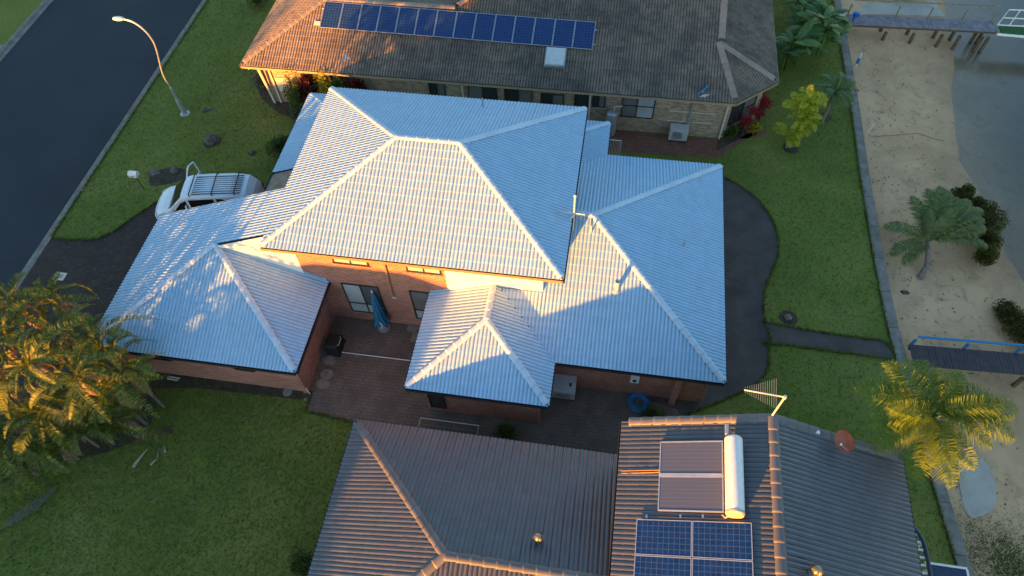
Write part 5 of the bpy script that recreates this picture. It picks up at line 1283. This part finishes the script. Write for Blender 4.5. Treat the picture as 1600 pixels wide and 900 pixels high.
def trunk(parent, h, r0_, r1_, lean=(0,0), m=None, n=9):
    pts = [(lean[0]*(k/n)**1.5, lean[1]*(k/n)**1.5, h*k/n) for k in range(n+1)]
    rr = [r0_+(r1_-r0_)*(k/n)+(.01 if k % 2 else 0) for k in range(n+1)]
    return MB().tube(pts, rr, 10).build('trunk', m or M['skin_bark'], parent)
# --- queen palm in the lower right
qb = at(1470, 770); QH = 6.1
# crown centre seen near (1455,655)
qc = at(1458, 652, QH)
queen = thing('queen_palm', 'tall feathery palm with sunlit yellow green fronds over the seawall path', 'palm tree', (qc.x, qc.y, 0))
trunk(queen, QH-.1, .17, .11)
qm = [frond_mesh('frond', 2.45, 120, .74, .95, M['leaf_queen'], s_, wd=.024, vdroop=.5, plume=.8, up=.55) for s_ in (1,2,3)]
rs = random.Random(11)
def az_px(px, py, c, z): p = at(px, py, z); return math.atan2(p.y-c.y, p.x-c.x)
for (px, py), el, sc in (((1372,640),.35,1.0),((1390,610),.45,.95),((1345,610),.05,1.02),((1480,560),-.05,1.0),((1560,650),.30,1.1),((1585,690),.25,1.0),((1540,620),.1,1.05),((1475,760),.25,1.0),((1530,745),.05,.8),((1440,800),-.15,.9),((1365,705),.0,.95),((1420,690),.55,.7),((1500,690),.5,.75),((1400,660),.6,.85),((1430,600),.5,.8),((1515,650),.6,.85),((1460,720),.5,.85),((1475,600),.45,.8),((1355,665),.1,.9),((1575,625),.2,1.0),((1410,580),.2,.9)):
    frond(queen, qm[rs.randrange(3)], az_px(px, py, qc, QH-.3), el, rs.uniform(-.3,.3), sc, QH)
# --- left palm clump
cm = [frond_mesh('frond', 2.0+.25*s_, 54, .40, 1.3+.22*s_, M['leaf_palm'], 20+s_, wd=.042, vdroop=.2, plume=.12, up=.95, vup=.62, rr=.035, fwd=.75) for s_ in range(4)]
cdead = frond_mesh('frond', 1.6, 46, .34, 1.3, M['leaf_dead'], 33, wd=.04, vdroop=.7, plume=.3, up=.1)
clump = [(20,475,3.6),(85,470,2.9),(15,530,3.9),(100,520,3.4),(160,545,3.0),(50,570,4.1),(120,590,3.6),(5,610,3.7),(165,610,2.8),(70,640,3.3),(125,655,2.7),(20,680,2.7),(180,655,2.1),(80,690,1.9),(-40,560,4.4),(-45,650,3.6),(20,720,1.6),(190,575,2.0),(-60,480,4.2)]
clab = ['golden cane palm at the upper left corner of the clump beside the road','short cane palm at the driveway edge of the clump','tall cane palm near the left photo edge level with the driveway','tall cane palm just below the driveway corner','cane palm whose fronds arch over the white garage roof corner','tallest sunlit cane palm in the middle of the clump','bright cane palm right of the middle of the clump','cane palm at the left photo edge amid the clump','cane palm close to the garage front corner','cane palm below the tallest one in the clump','cane palm at the right lower part of the clump','yellowing cane palm low on the left of the clump','small shaded cane palm nearest the garage front wall','low cane palm at the bottom middle of the clump','cane palm beyond the left photo edge, upper one','cane palm beyond the left photo edge, lower one','lowest cane palm with browned fronds at the lawn edge','small dark cane palm tucked beside the garage corner','cane palm beyond the left photo edge by the road']
rs = random.Random(3)
for (px, py, h), lab in zip(clump, clab):
    h = h*.8+(2.0 if py < 600 else 1.1 if py < 650 else .4)
    c0 = at(px, py, h); t = thing('cane_palm', lab, 'palm tree', (c0.x, c0.y, 0), rs.uniform(0, 6), 'cane palms in the corner clump')
    trunk(t, h, .06, .04, m=M['skin_bark'])
    nf = 12; a0_ = rs.uniform(0, 6)
    for k in range(nf):
        frond(t, cm[k % 4], a0_+k*2.39996, rs.uniform(-.2,.6) if k < 9 else rs.uniform(-.8,-.3), rs.uniform(-.45,.45), rs.uniform(.5,1.0), h+rs.uniform(-.15,.1))
    for k in range(3): frond(t, cdead, rs.uniform(0,6.3), rs.uniform(-.7,-.2), rs.uniform(-.4,.4), rs.uniform(.5,.9), h-.25, name='dead_frond')
    hh = h*rs.uniform(.4,.6); o_ = (rs.uniform(-.4,.4), rs.uniform(-.4,.4))
    for q_ in range(4): frond(t, cm[q_ % 3], rs.uniform(0,6.3), rs.uniform(.1,.8), 0, rs.uniform(.4,.6), hh, off=o_)
# --- palms on the right lawn and beach
gmesh = [frond_mesh('frond', 1.15, 34, .36, .9, M['leaf_gold'], 50+s_, wd=.055, vdroop=.5, plume=.7, up=.6) for s_ in range(2)]
gb_ = at(1233, 228); gt_ = thing('golden_palm', 'bushy yellow golden palm on the lawn right of the brown roof', 'palm tree', (gb_.x, gb_.y, 0))
rs = random.Random(8)
for (ox, oy, h) in ((.0,.0,3.0),(-.25,.1,2.5),(.25,.15,2.8),(.1,-.2,2.1),(-.35,-.35,1.0),(.3,-.1,1.6)):
    MB().tube([(ox*.5,oy*.5,0),(ox,oy,h)], [.06,.04], 8).build('trunk', M['skin_bark'], gt_)
    for k in range(11): frond(gt_, gmesh[k % 2], rs.uniform(0,6.3), rs.uniform(-.3,.9), rs.uniform(-.3,.3), rs.uniform(.55,.9), h, off=(ox,oy))
dm_ = [frond_mesh('frond', 1.45, 40, .40, 1.05, M['leaf_dark'], 60+s_, wd=.05, vdroop=.5, plume=.1, up=.5) for s_ in range(2)]
pc = at(1306, 142, 2.2); t = thing('young_palm', 'small dark green palm with drooping fronds at the lawn edge', 'palm tree', (pc.x, pc.y, 0)); trunk(t, 2.2, .10, .07)
for k in range(13): frond(t, dm_[k % 2], k*2.4+.3, rs.uniform(-.2,.5), rs.uniform(-.2,.2), rs.uniform(.8,1.0), 2.2)
MB().tube([(0,0,2.2),(.15,.35,2.75)], [.03,.008], 6).build('spear_leaf', M['leaf_yellow'], t)
bm_ = [frond_mesh('frond', 2.3, 80, .58, .75, M['leaf_beach'], 70+s_, wd=.045, vdroop=.45, plume=.25, up=.5) for s_ in range(3)]
bb_ = at(1437, 434, -.65); hc_ = .15; pc = at(1449, 380, hc_); t = thing('beach_palm', 'wide grey green palm leaning over the sand below the seawall', 'palm tree', (bb_.x, bb_.y, -.68))
lx, ly = pc.x-bb_.x, pc.y-bb_.y; MB().tube([(0,0,0),(.1+lx*.3,ly*.25,.5),(lx*.7,ly*.7,.9),(lx,ly,hc_+.68)], [.15,.12,.11,.10], 10).build('trunk', M['skin_bark'], t)
for (px, py), el, sc in (((1405,395),-.1,.75),((1400,370),.1,.8),((1412,330),.3,.85),((1425,300),.35,.95),((1445,288),.4,1.0),((1460,292),.45,.95),((1480,310),.4,.9),((1500,325),.3,1.0),((1520,338),.2,1.05),((1515,355),.1,1.0),((1510,370),.1,.95),((1500,385),0,.9),((1480,340),.8,.7),((1430,350),.8,.6),((1415,410),-.3,.6)):
    frond(t, bm_[rs.randrange(3)], az_px(px, py, pc, hc_), el+.2, rs.uniform(-.3,.3), sc*1.3, hc_+.68, off=(lx,ly))
# --- banana clump
def paddle(L, W_, seed, m):
    rs_ = random.Random(seed); mb = MB(); n = 12; pts = []
    for i in range(n+1):
        t_ = i/n; x = L*t_; z = L*(.55*t_-.75*t_*t_); wd_ = 0.02 if t_ < .18 else W_*math.sin(PI*min(1,(t_-.14)/.86))**.55
        pts += [(x,-wd_,z-.12*wd_+rs_.uniform(-.02,.02)),(x,0,z+.03),(x,wd_,z-.12*wd_+rs_.uniform(-.02,.02))]
    return mb.add(pts, [(i*3+j,i*3+j+1,i*3+j+4,i*3+j+3) for i in range(n) for j in (0,1)]).mesh('leaf', m)
pmesh = [paddle(1.7,.24,s_,M['leaf_banana']) for s_ in range(3)]
for i, (px, py, lab) in enumerate(((1238,95,'broad leaved banana plant nearest the brown roof edge'),(1262,60,'banana plant in the middle of the lush clump'),(1250,20,'banana plant at the top of the clump by the photo edge'),(1280,85,'banana plant on the lawn side of the clump'))):
    c0 = at(px, py, .2); t = thing('banana_plant', lab, 'banana plant', (c0.x,c0.y,0), 0, 'banana plants beside the brown roofed house')
    for q_ in range(4):
        ox, oy, h = rs.uniform(-.6,.6), rs.uniform(-.6,.6), rs.uniform(.7,1.9); MB().tube([(ox,oy,0),(ox*1.1,oy*1.1,h)], [.09,.06], 8).build('trunk', M['leaf_banana'], t)
        for k in range(8): frond(t, pmesh[k % 3], rs.uniform(0,6.3), rs.uniform(.1,1.1), rs.uniform(-.6,.6), rs.uniform(.6,1.0), h, name='leaf', off=(ox*1.1,oy*1.1))
# --- shrubs
def shrub(name, label, cat, c, r, h, m, n, leafs=.09, seed=0, long=1.0, z0=0, group=None, sx=1, sy=1):
    rs_ = random.Random(seed); t = thing(name, label, cat, (c.x, c.y, c.z if z0 is None else z0), rs_.uniform(0,6) if sx == 1 and sy == 1 else 0, group)
    lob = [(rs_.uniform(-.5,.5)*r*sx, rs_.uniform(-.5,.5)*r*sy, h*rs_.uniform(.35,.75), rs_.uniform(.35,.62)) for _ in range(9)]
    mb = MB()
    for k in range(n):
        cx0, cy0, cz0, rr = lob[rs_.randrange(9)]
        d = Vector((rs_.gauss(0,1), rs_.gauss(0,1), rs_.gauss(0,1))).normalized(); q_ = rr*(rs_.random()**.4)
        p = Vector((cx0+d.x*q_*r, cy0+d.y*q_*r, max(.05, cz0+d.z*q_*h*.7)))
        a_ = (d+Vector((rs_.uniform(-.7,.7), rs_.uniform(-.7,.7), rs_.uniform(-.1,.9)))).normalized(); b_ = a_.cross(Vector((rs_.uniform(-1,1), rs_.uniform(-1,1), rs_.uniform(-1,1)))).normalized()
        l = leafs*long*rs_.uniform(.7,1.4); w_ = leafs*.42
        mb.add([p, p+a_*l*.5+b_*w_, p+a_*l, p+a_*l*.5-b_*w_], [(0,1,2,3)])
    me = bpy.data.meshes.new('foliage'); me.from_pydata(mb.v, [], mb.f); me.materials.append(m); link('foliage', me, t)
    st_ = MB()
    for cx0, cy0, cz0, rr in lob[:6]: st_.tube([(0,0,0),(cx0*.5,cy0*.5,cz0*.5),(cx0,cy0,cz0)], [.03,.02,.01], 5)
    st_.build('stems', M['stem'], t); return t
shrub('shrub', 'sparse greyish shrub at the left corner of the brown roofed house', 'shrub', Vector((*at(407,122,0.5)[:2],0)), .62, .8, M['leaf_grey'], 1400, .07, 1)
shrub('shrub', 'dense dark green shrub beside the white corner post', 'shrub', Vector((on(452,120,(0,1,0),13.3).x,13.3,0)), .8, on(452,120,(0,1,0),13.3).z, M['leaf_shrub'], 3200, .09, 2)
shrub('shrub', 'dark red leaved shrub between green and yellow bushes', 'shrub', Vector((on(475,122,(0,1,0),13.5).x,13.5,0)), .55, on(475,122,(0,1,0),13.5).z, M['leaf_maroon'], 1200, .14, 3, 1.6)
shrub('shrub', 'bright yellow bush against the tan brick wall', 'shrub', Vector((on(504,112,(0,1,0),13.6).x,13.6,0)), .62, on(504,112,(0,1,0),13.6).z, M['leaf_yellow'], 2400, .09, 4)
shrub('shrub', 'dark green shrub right of the yellow bush', 'shrub', Vector((on(528,120,(0,1,0),13.7).x,13.7,0)), .5, on(528,120,(0,1,0),13.7).z, M['leaf_shrub'], 1500, .1, 5)
shrub('shrub', 'low maroon shrub near the back eave of the white roof', 'shrub', Vector((on(552,122,(0,1,0),13.6).x,13.6,0)), .7, on(552,122,(0,1,0),13.6).z, M['leaf_maroon'], 1500, .13, 6, 1.6)
shrub('shrub', 'grey green spiky shrub just above the low white strip roof', 'shrub', at(470,182), .55, .8, M['leaf_grey'], 1100, .1, 7, 1.8)
shrub('shrub', 'green shrub against the low white side roof on the lawn', 'shrub', at(441,240), .75, 1.1, M['leaf_shrub'], 2600, .09, 8)
shrub('shrub', 'dark shrub at the photo top left of the brown roof', 'shrub', at(405,8), .9, 1.2, M['leaf_shrub'], 2400, .09, 9)
shrub('shrub', 'dark low shrub at the west wall of the charcoal roofed house', 'shrub', at(478,885), .55, .9, M['leaf_shrub'], 1700, .08, 10)
shrub('shrub', 'dark dense shrub in the shaded gap before the middle hip', 'shrub', Vector((10.2,-4.35,0)), .6, .8, M['leaf_shrub'], 1500, .08, 12)
shrub('shrub', 'low dark weedy shrub at the foot of the living wing pier', 'shrub', Vector((15.9,-2.6,0)), .65, .5, M['leaf_shrub'], 1300, .07, 13)
for i, (px, py) in enumerate(((1192,155),(1183,172),(1172,190))):
    c0 = at(px, py); t = thing('cordyline', ['bright red cordyline nearest the eave corner','middle red cordyline of the row by the window','red cordyline at the lower end of the row'][i], 'cordyline', (c0.x,c0.y,0), 0, 'red cordylines beside the tan house window')
    c0 = at(px, py, .8); t.location = (c0.x, c0.y, 0)
    for q_ in range(6):
        ox, oy, h = rs.uniform(-.35,.35), rs.uniform(-.35,.35), rs.uniform(.4,1.3); MB().tube([(ox,oy,0),(ox,oy,h)], .02, 5).build('stem', M['stem'], t)
        lm = MB()
        for k in range(16):
            a_ = k*2.4; el = .2+k*.06; d = Vector((math.cos(a_)*math.cos(el), math.sin(a_)*math.cos(el), math.sin(el))); b_ = Vector((-math.sin(a_), math.cos(a_), 0))*.045; p = Vector((ox,oy,h))
            lm.add([p, p+d*.26+b_, p+d*.5+Vector((0,0,-.08)), p+d*.26-b_], [(0,1,2,3)])
        lm.build('leaf_crown', M['leaf_red'], t)
for i, (px, py) in enumerate(((1140,212),(1158,198),(1174,206))): shrub('shrub', ['small green plant at the wall end of the narrow bed','green plant below the chamfer window','small yellowish plant at the outer side of the bed'][i], 'plant', at(px,py), .35, .5, M['leaf_yellow'] if i == 2 else M['leaf_shrub'], 420, .12, 20+i, 1.8)
# mangroves on the beach, built as lumps of bushes
for i, (px, py, r_) in enumerate(((1495,318,.6),(1518,330,.75),(1535,352,.8),(1538,380,.75),(1530,405,.65))): shrub('mangrove', ['mangrove bush at the upper end of the belt behind the beach palm','mangrove bush second in the belt, right of the palm tips','yellowish mangrove bush at the widest bend of the belt','dark mangrove bush in the lower half of the belt','smallest mangrove bush at the lower end of the belt'][i], 'mangrove', at(px,py,-.7), r_, 1.2, M['leaf_mangrove'], 3600, .08, 30+i, z0=-.9, group='mangroves behind the beach palm')
for i, (px, py, r_) in enumerate(((1565,495,.6),(1580,515,.8),(1598,528,.8))): shrub('mangrove', ['mangrove bush at the tip of the lower group','mangrove bush in the middle just above the blue rail','mangrove bush at the right photo edge above the blue rail'][i], 'mangrove', at(px,py,-.9), r_, .9, M['leaf_mangrove'], 2000, .08, 40+i, z0=-1.0, group='mangroves above the blue rail jetty')
# fallen palm debris
def fallen(label, c, rz, me, sc=1, name='fallen_frond'):
    t = thing(name, label, 'fallen frond', (c.x,c.y,.12), rz); o = link('frond', me, t); o.scale = (sc,)*3; return t
flatm = frond_mesh('frond', 2.2, 46, .45, .10, M['leaf_dead'], 90, wd=.03, vdroop=.12, plume=.1, up=.02)
me2 = frond_mesh('frond', 1.8, 40, .28, .08, plain('grey_dead_frond',(.13,.12,.10),.9), 91, wd=.025, vdroop=.1, plume=.1, up=.05)
a_, b_ = at(5, 828), at(92, 760); fallen('dry grey palm frond lying on the lawn at the lower left', a_, math.atan2(b_.y-a_.y, b_.x-a_.x), me2, (b_-a_).length/1.8)
a_, b_ = at(212, 688), at(290, 670); 
t = thing('fallen_frond', 'brown heap of dead palm fronds on the grass beside the clump', 'fallen frond', (a_.x,a_.y,.08), math.atan2(b_.y-a_.y, b_.x-a_.x))
for k in range(5):
    o = link('frond', frond_mesh('frond', 1.5, 30, .18, .25, M['leaf_maroon'] if False else plain('brown_dead_frond%d' % k if False else 'brown_dead_frond',(.12,.06,.045),.9), 95+k, wd=.03, vdroop=.1, plume=.1, up=.12), t); o.rotation_euler.z = rs.uniform(-.3,.3); o.location = (rs.uniform(-.1,.3), rs.uniform(-.15,.15), .03*k)
M['sheath'] = plain('dry_palm_sheath', (.40,.30,.19), .8, var=.2, scale=8)
def sheath(label, pa, pb, w_):
    a_, b_ = at(*pa), at(*pb); d = b_-a_; L_ = d.length
    t = thing('palm_sheath', label, 'palm sheath', (a_.x,a_.y,.03), math.atan2(d.y, d.x)); mb = MB(); n = 7
    for i in range(n+1):
        u_ = i/n; ww = w_*(.35+.65*u_) if u_ < .93 else w_*.8; mb.v += [(L_*u_,-ww,.03+.03*math.sin(u_*3)),(L_*u_,0,.0+.03*math.sin(u_*3)),(L_*u_,ww,.03+.03*math.sin(u_*3))]
    for i in range(n): mb.f += [(i*3,i*3+1,i*3+4,i*3+3),(i*3+1,i*3+2,i*3+5,i*3+4)]
    mb.build('sheath', M['sheath'], t)
sheath('longest pale palm sheath lying below the brown heap', (232,702), (209,731), .09)
sheath('short pale palm sheath right of the longest one', (247,718), (236,728), .06); sheath('narrow upright palm sheath under the brown heap', (250,700), (247,716), .03); sheath('tiny pale palm sheath at the right of the heap', (258,697), (259,708), .05)
sheath('white palm sheath left of centre below the clump', (68,707), (53,711), .05); sheath('small white palm sheath below the clump middle', (98,711), (103,720), .06)

# ================================================================ OUT OF FRAME: houses and trees added on the sunny side to cast shade
def unseen_house(x, y, w_, d_, h_, ridge, lab):  # unseen house, added to block the low sun
    t = thing('house', lab, 'house', (x, y, 0), group='houses beyond the foreground gardens')
    MB().box(-w_/2+.5,w_/2-.5,-d_/2+.5,d_/2-.5,0,h_-.1).build('wall', M['brick_tan'], t)
    k_ = d_/2
    MB().add([(-w_/2,-k_,h_),(w_/2,-k_,h_),(w_/2,k_,h_),(-w_/2,k_,h_),(-w_/2+k_*.9,0,ridge),(w_/2-k_*.9,0,ridge)], [(0,3,2,1),(0,1,5,4),(2,3,4,5),(1,2,5),(3,0,4)]).build('roof', M['slate_tile'], t)
unseen_house(-13.6, -34.5, 11.0, 8, 3.7, 5.8, 'broad tiled house beyond the lawn at the lower left, out of the picture')
for i, (x, y, h_, r_) in enumerate(((-19.5,-30,4.4,1.9),(-15.2,-24,4.4,1.8),(-11.2,-22.5,5.6,1.5),(-25.5,-20,5.2,2.0),(-30,-14,5.2,2.2))):  # unseen trees, placed and sized to shade the garage side
    tr = shrub('tree', ['bushy tree behind the lawn, second from the road','bushy tree behind the lawn, nearest the dry frond','small bushy tree behind the lawn, farthest from the road','bushy tree behind the lawn, nearest the road','spreading tree across the road beyond the palm clump'][i], 'tree', Vector((x,y,0)), r_, h_, M['leaf_shrub'], 1500, .26, 60+i)
    MB().tube([(0,0,0),(.1,0,h_*.4),(0,.1,h_*.75)], [.16,.12,.05], 8).build('trunk', M['stem'], tr)
for i in range(7): unseen_house(-62+17.0*i, -46-4*(i % 2), 16.4, 10, 2.9, 4.9+.25*(i % 3), ['leftmost low tiled house of the far row beyond the gardens','second low tiled house of the far row from the road side','third low tiled house of the far row from the road side','middle low tiled house of the far row beyond the gardens','low tiled house of the far row, third from the canal','low tiled house of the far row, second from the canal','low tiled house of the far row nearest the canal'][i])  # unseen row added to keep low sunlight off the ground

# ================================================================ GRASS TUFTS, LITTER (nobody could count them)
def scatter_tufts(name, n, region, m, h=(.03,.09), seed=1, z=0.0, parent=None):
    rs_ = random.Random(seed); vs_, fs = [], []
    k = 0
    while k < n:
        x, y = region(rs_)
        if x is None: continue
        k += 1
        for q in range(3):
            a_ = rs_.uniform(0, 6.28); hh = rs_.uniform(*h); w_ = .012; dx, dy = math.cos(a_), math.sin(a_); lx_ = rs_.uniform(.2,.9)*hh
            b = len(vs_); vs_ += [(x-dy*w_, y+dx*w_, z), (x+dy*w_, y-dx*w_, z), (x+dx*lx_, y+dy*lx_, z+hh)]; fs.append((b, b+1, b+2))
    o = raw(name, vs_, fs, m); return tag(o, kind='stuff')
M['leaf_grass'] = leaf('grass_blade', (.06,.10,.012), (.15,.19,.03), c3=(.26,.24,.06))
def inpoly(x, y, P_):
    c = False; n = len(P_); j = n-1
    for i in range(n):
        if (P_[i][1] > y) != (P_[j][1] > y) and x < (P_[j][0]-P_[i][0])*(y-P_[i][1])/(P_[j][1]-P_[i][1])+P_[i][0]: c = not c
        j = i
    return c
BL = [drive, patio, path, p4]
def lawn_pt(rs_):
    zone = rs_.random()
    if zone < .30: x, y = rs_.uniform(-14.2,-2.4), rs_.uniform(3.0, 26)
    elif zone < .65: x, y = rs_.uniform(-13,4.6), rs_.uniform(-12.5,-3.4)
    else: x, y = rs_.uniform(15.5,27.5), rs_.uniform(-9.5, 27)
    if 15.5 < x < 18.7 and y > -2.2 and y < 9.7: return None, None
    if x > wx(y)-.03: return None, None
    if any(inpoly(x, y, P_) for P_ in BL): return None, None
    if y > 13.4 and -6.5 < x < 21.2: return None, None
    return x, y
tag(scatter_tufts('grass_tufts', 52000, lawn_pt, M['leaf_grass'], seed=4), 'short uneven grass growing over the lawns', 'grass')
def edge_pts(lines):
    segs = []
    for L_ in lines:
        for a_, b_ in zip(L_, L_[1:]): segs.append((a_, b_, math.hypot(b_[0]-a_[0], b_[1]-a_[1])))
    tot = sum(q[2] for q in segs)
    def f(rs_):
        t_ = rs_.uniform(0, tot)
        for a_, b_, l in segs:
            if t_ <= l:
                u_ = t_/l; return a_[0]+(b_[0]-a_[0])*u_+rs_.gauss(0,.035), a_[1]+(b_[1]-a_[1])*u_+rs_.gauss(0,.035)
            t_ -= l
        return segs[-1][1]
    return f
el = [[(-14.3,3.1),(-14.3,27)], drive[1:8], patio[2:6], [(v.x, v.y) for v in edge], p4[:5], p4[5:], [(x-.03, y) for y, x in WALLX if -14 < y < 40]]
tag(scatter_tufts('edge_grass', 9000, edge_pts(el), M['leaf_grass'], h=(.05,.14), seed=5, z=.01), 'longer grass along the kerb, paths and seawall', 'grass')
vs_, fs = [], []; rg = random.Random(12); gc = at(1575, 868, -.6)
for k in range(5200):
    x = gc.x+rg.gauss(0,1.3); y = gc.y+rg.gauss(-.3,.8)
    if x < wx(y)+.55: continue
    z_ = bz(x, y)
    for q in range(3):
        a_ = rg.uniform(0,6.28); hh = rg.uniform(.02,.07); dx, dy = math.cos(a_), math.sin(a_); b = len(vs_)
        vs_ += [(x-dy*.014,y+dx*.014,z_-.01),(x+dy*.014,y-dx*.014,z_-.01),(x+dx*hh*.6,y+dy*hh*.6,z_+hh)]; fs.append((b,b+1,b+2))
tag(raw('beach_grass', vs_, fs, M['leaf_grass']), 'thin grass creeping over the sand at the lower right', 'grass', kind='stuff')
def litter_pt(rs_):
    zone = rs_.random()
    if zone < .4: x, y = rs_.uniform(1.5,6.2), rs_.uniform(-4.3,.4)
    elif zone < .7: x, y = rs_.uniform(18.4,20.9), rs_.uniform(-1,10)
    elif zone < .85: x, y = rs_.uniform(-14,-7.2), rs_.uniform(-3,5)
    else: x, y = rs_.uniform(-8.5,-3.5), rs_.uniform(-8.5,-5)
    return x, y
vs_, fs = [], []; rl_ = random.Random(9)
for k in range(420):
    x, y = litter_pt(rl_); a_ = rl_.uniform(0,6.28); l = rl_.uniform(.03,.08); b = len(vs_)
    vs_ += [(x,y,.024),(x+math.cos(a_)*l,y+math.sin(a_)*l,.03),(x+math.cos(a_+.5)*l*1.6,y+math.sin(a_+.5)*l*1.6,.026),(x+math.cos(a_+1)*l,y+math.sin(a_+1)*l,.034)]; fs.append((b,b+1,b+2,b+3))
tag(raw('leaf_litter', vs_, fs, M['pile']), 'small dry leaves scattered over the paving', 'leaf litter', kind='stuff')
vs_, fs = [], []
for k in range(620):
    y = rl_.uniform(-9, 27); x0_ = wx(y)+.5; x = x0_+abs(rl_.gauss(0,.45))*(shore(y)-x0_)*.55+rl_.choice((0,.6,2.2)); z_ = bz(x, y)+.004
    a_ = rl_.uniform(0,6.28); l = rl_.uniform(.02,.07); b = len(vs_)
    vs_ += [(x,y,z_),(x+math.cos(a_)*l,y+math.sin(a_)*l,z_+.03),(x+math.cos(a_+.6)*l*1.7,y+math.sin(a_+.6)*l*1.7,z_+.01),(x+math.cos(a_+1.2)*l,y+math.sin(a_+1.2)*l,z_+.04)]; fs.append((b,b+1,b+2,b+3))
tag(raw('beach_debris', vs_, fs, M['pile']), 'small dark debris and weed scattered on the sand', 'debris', kind='stuff')
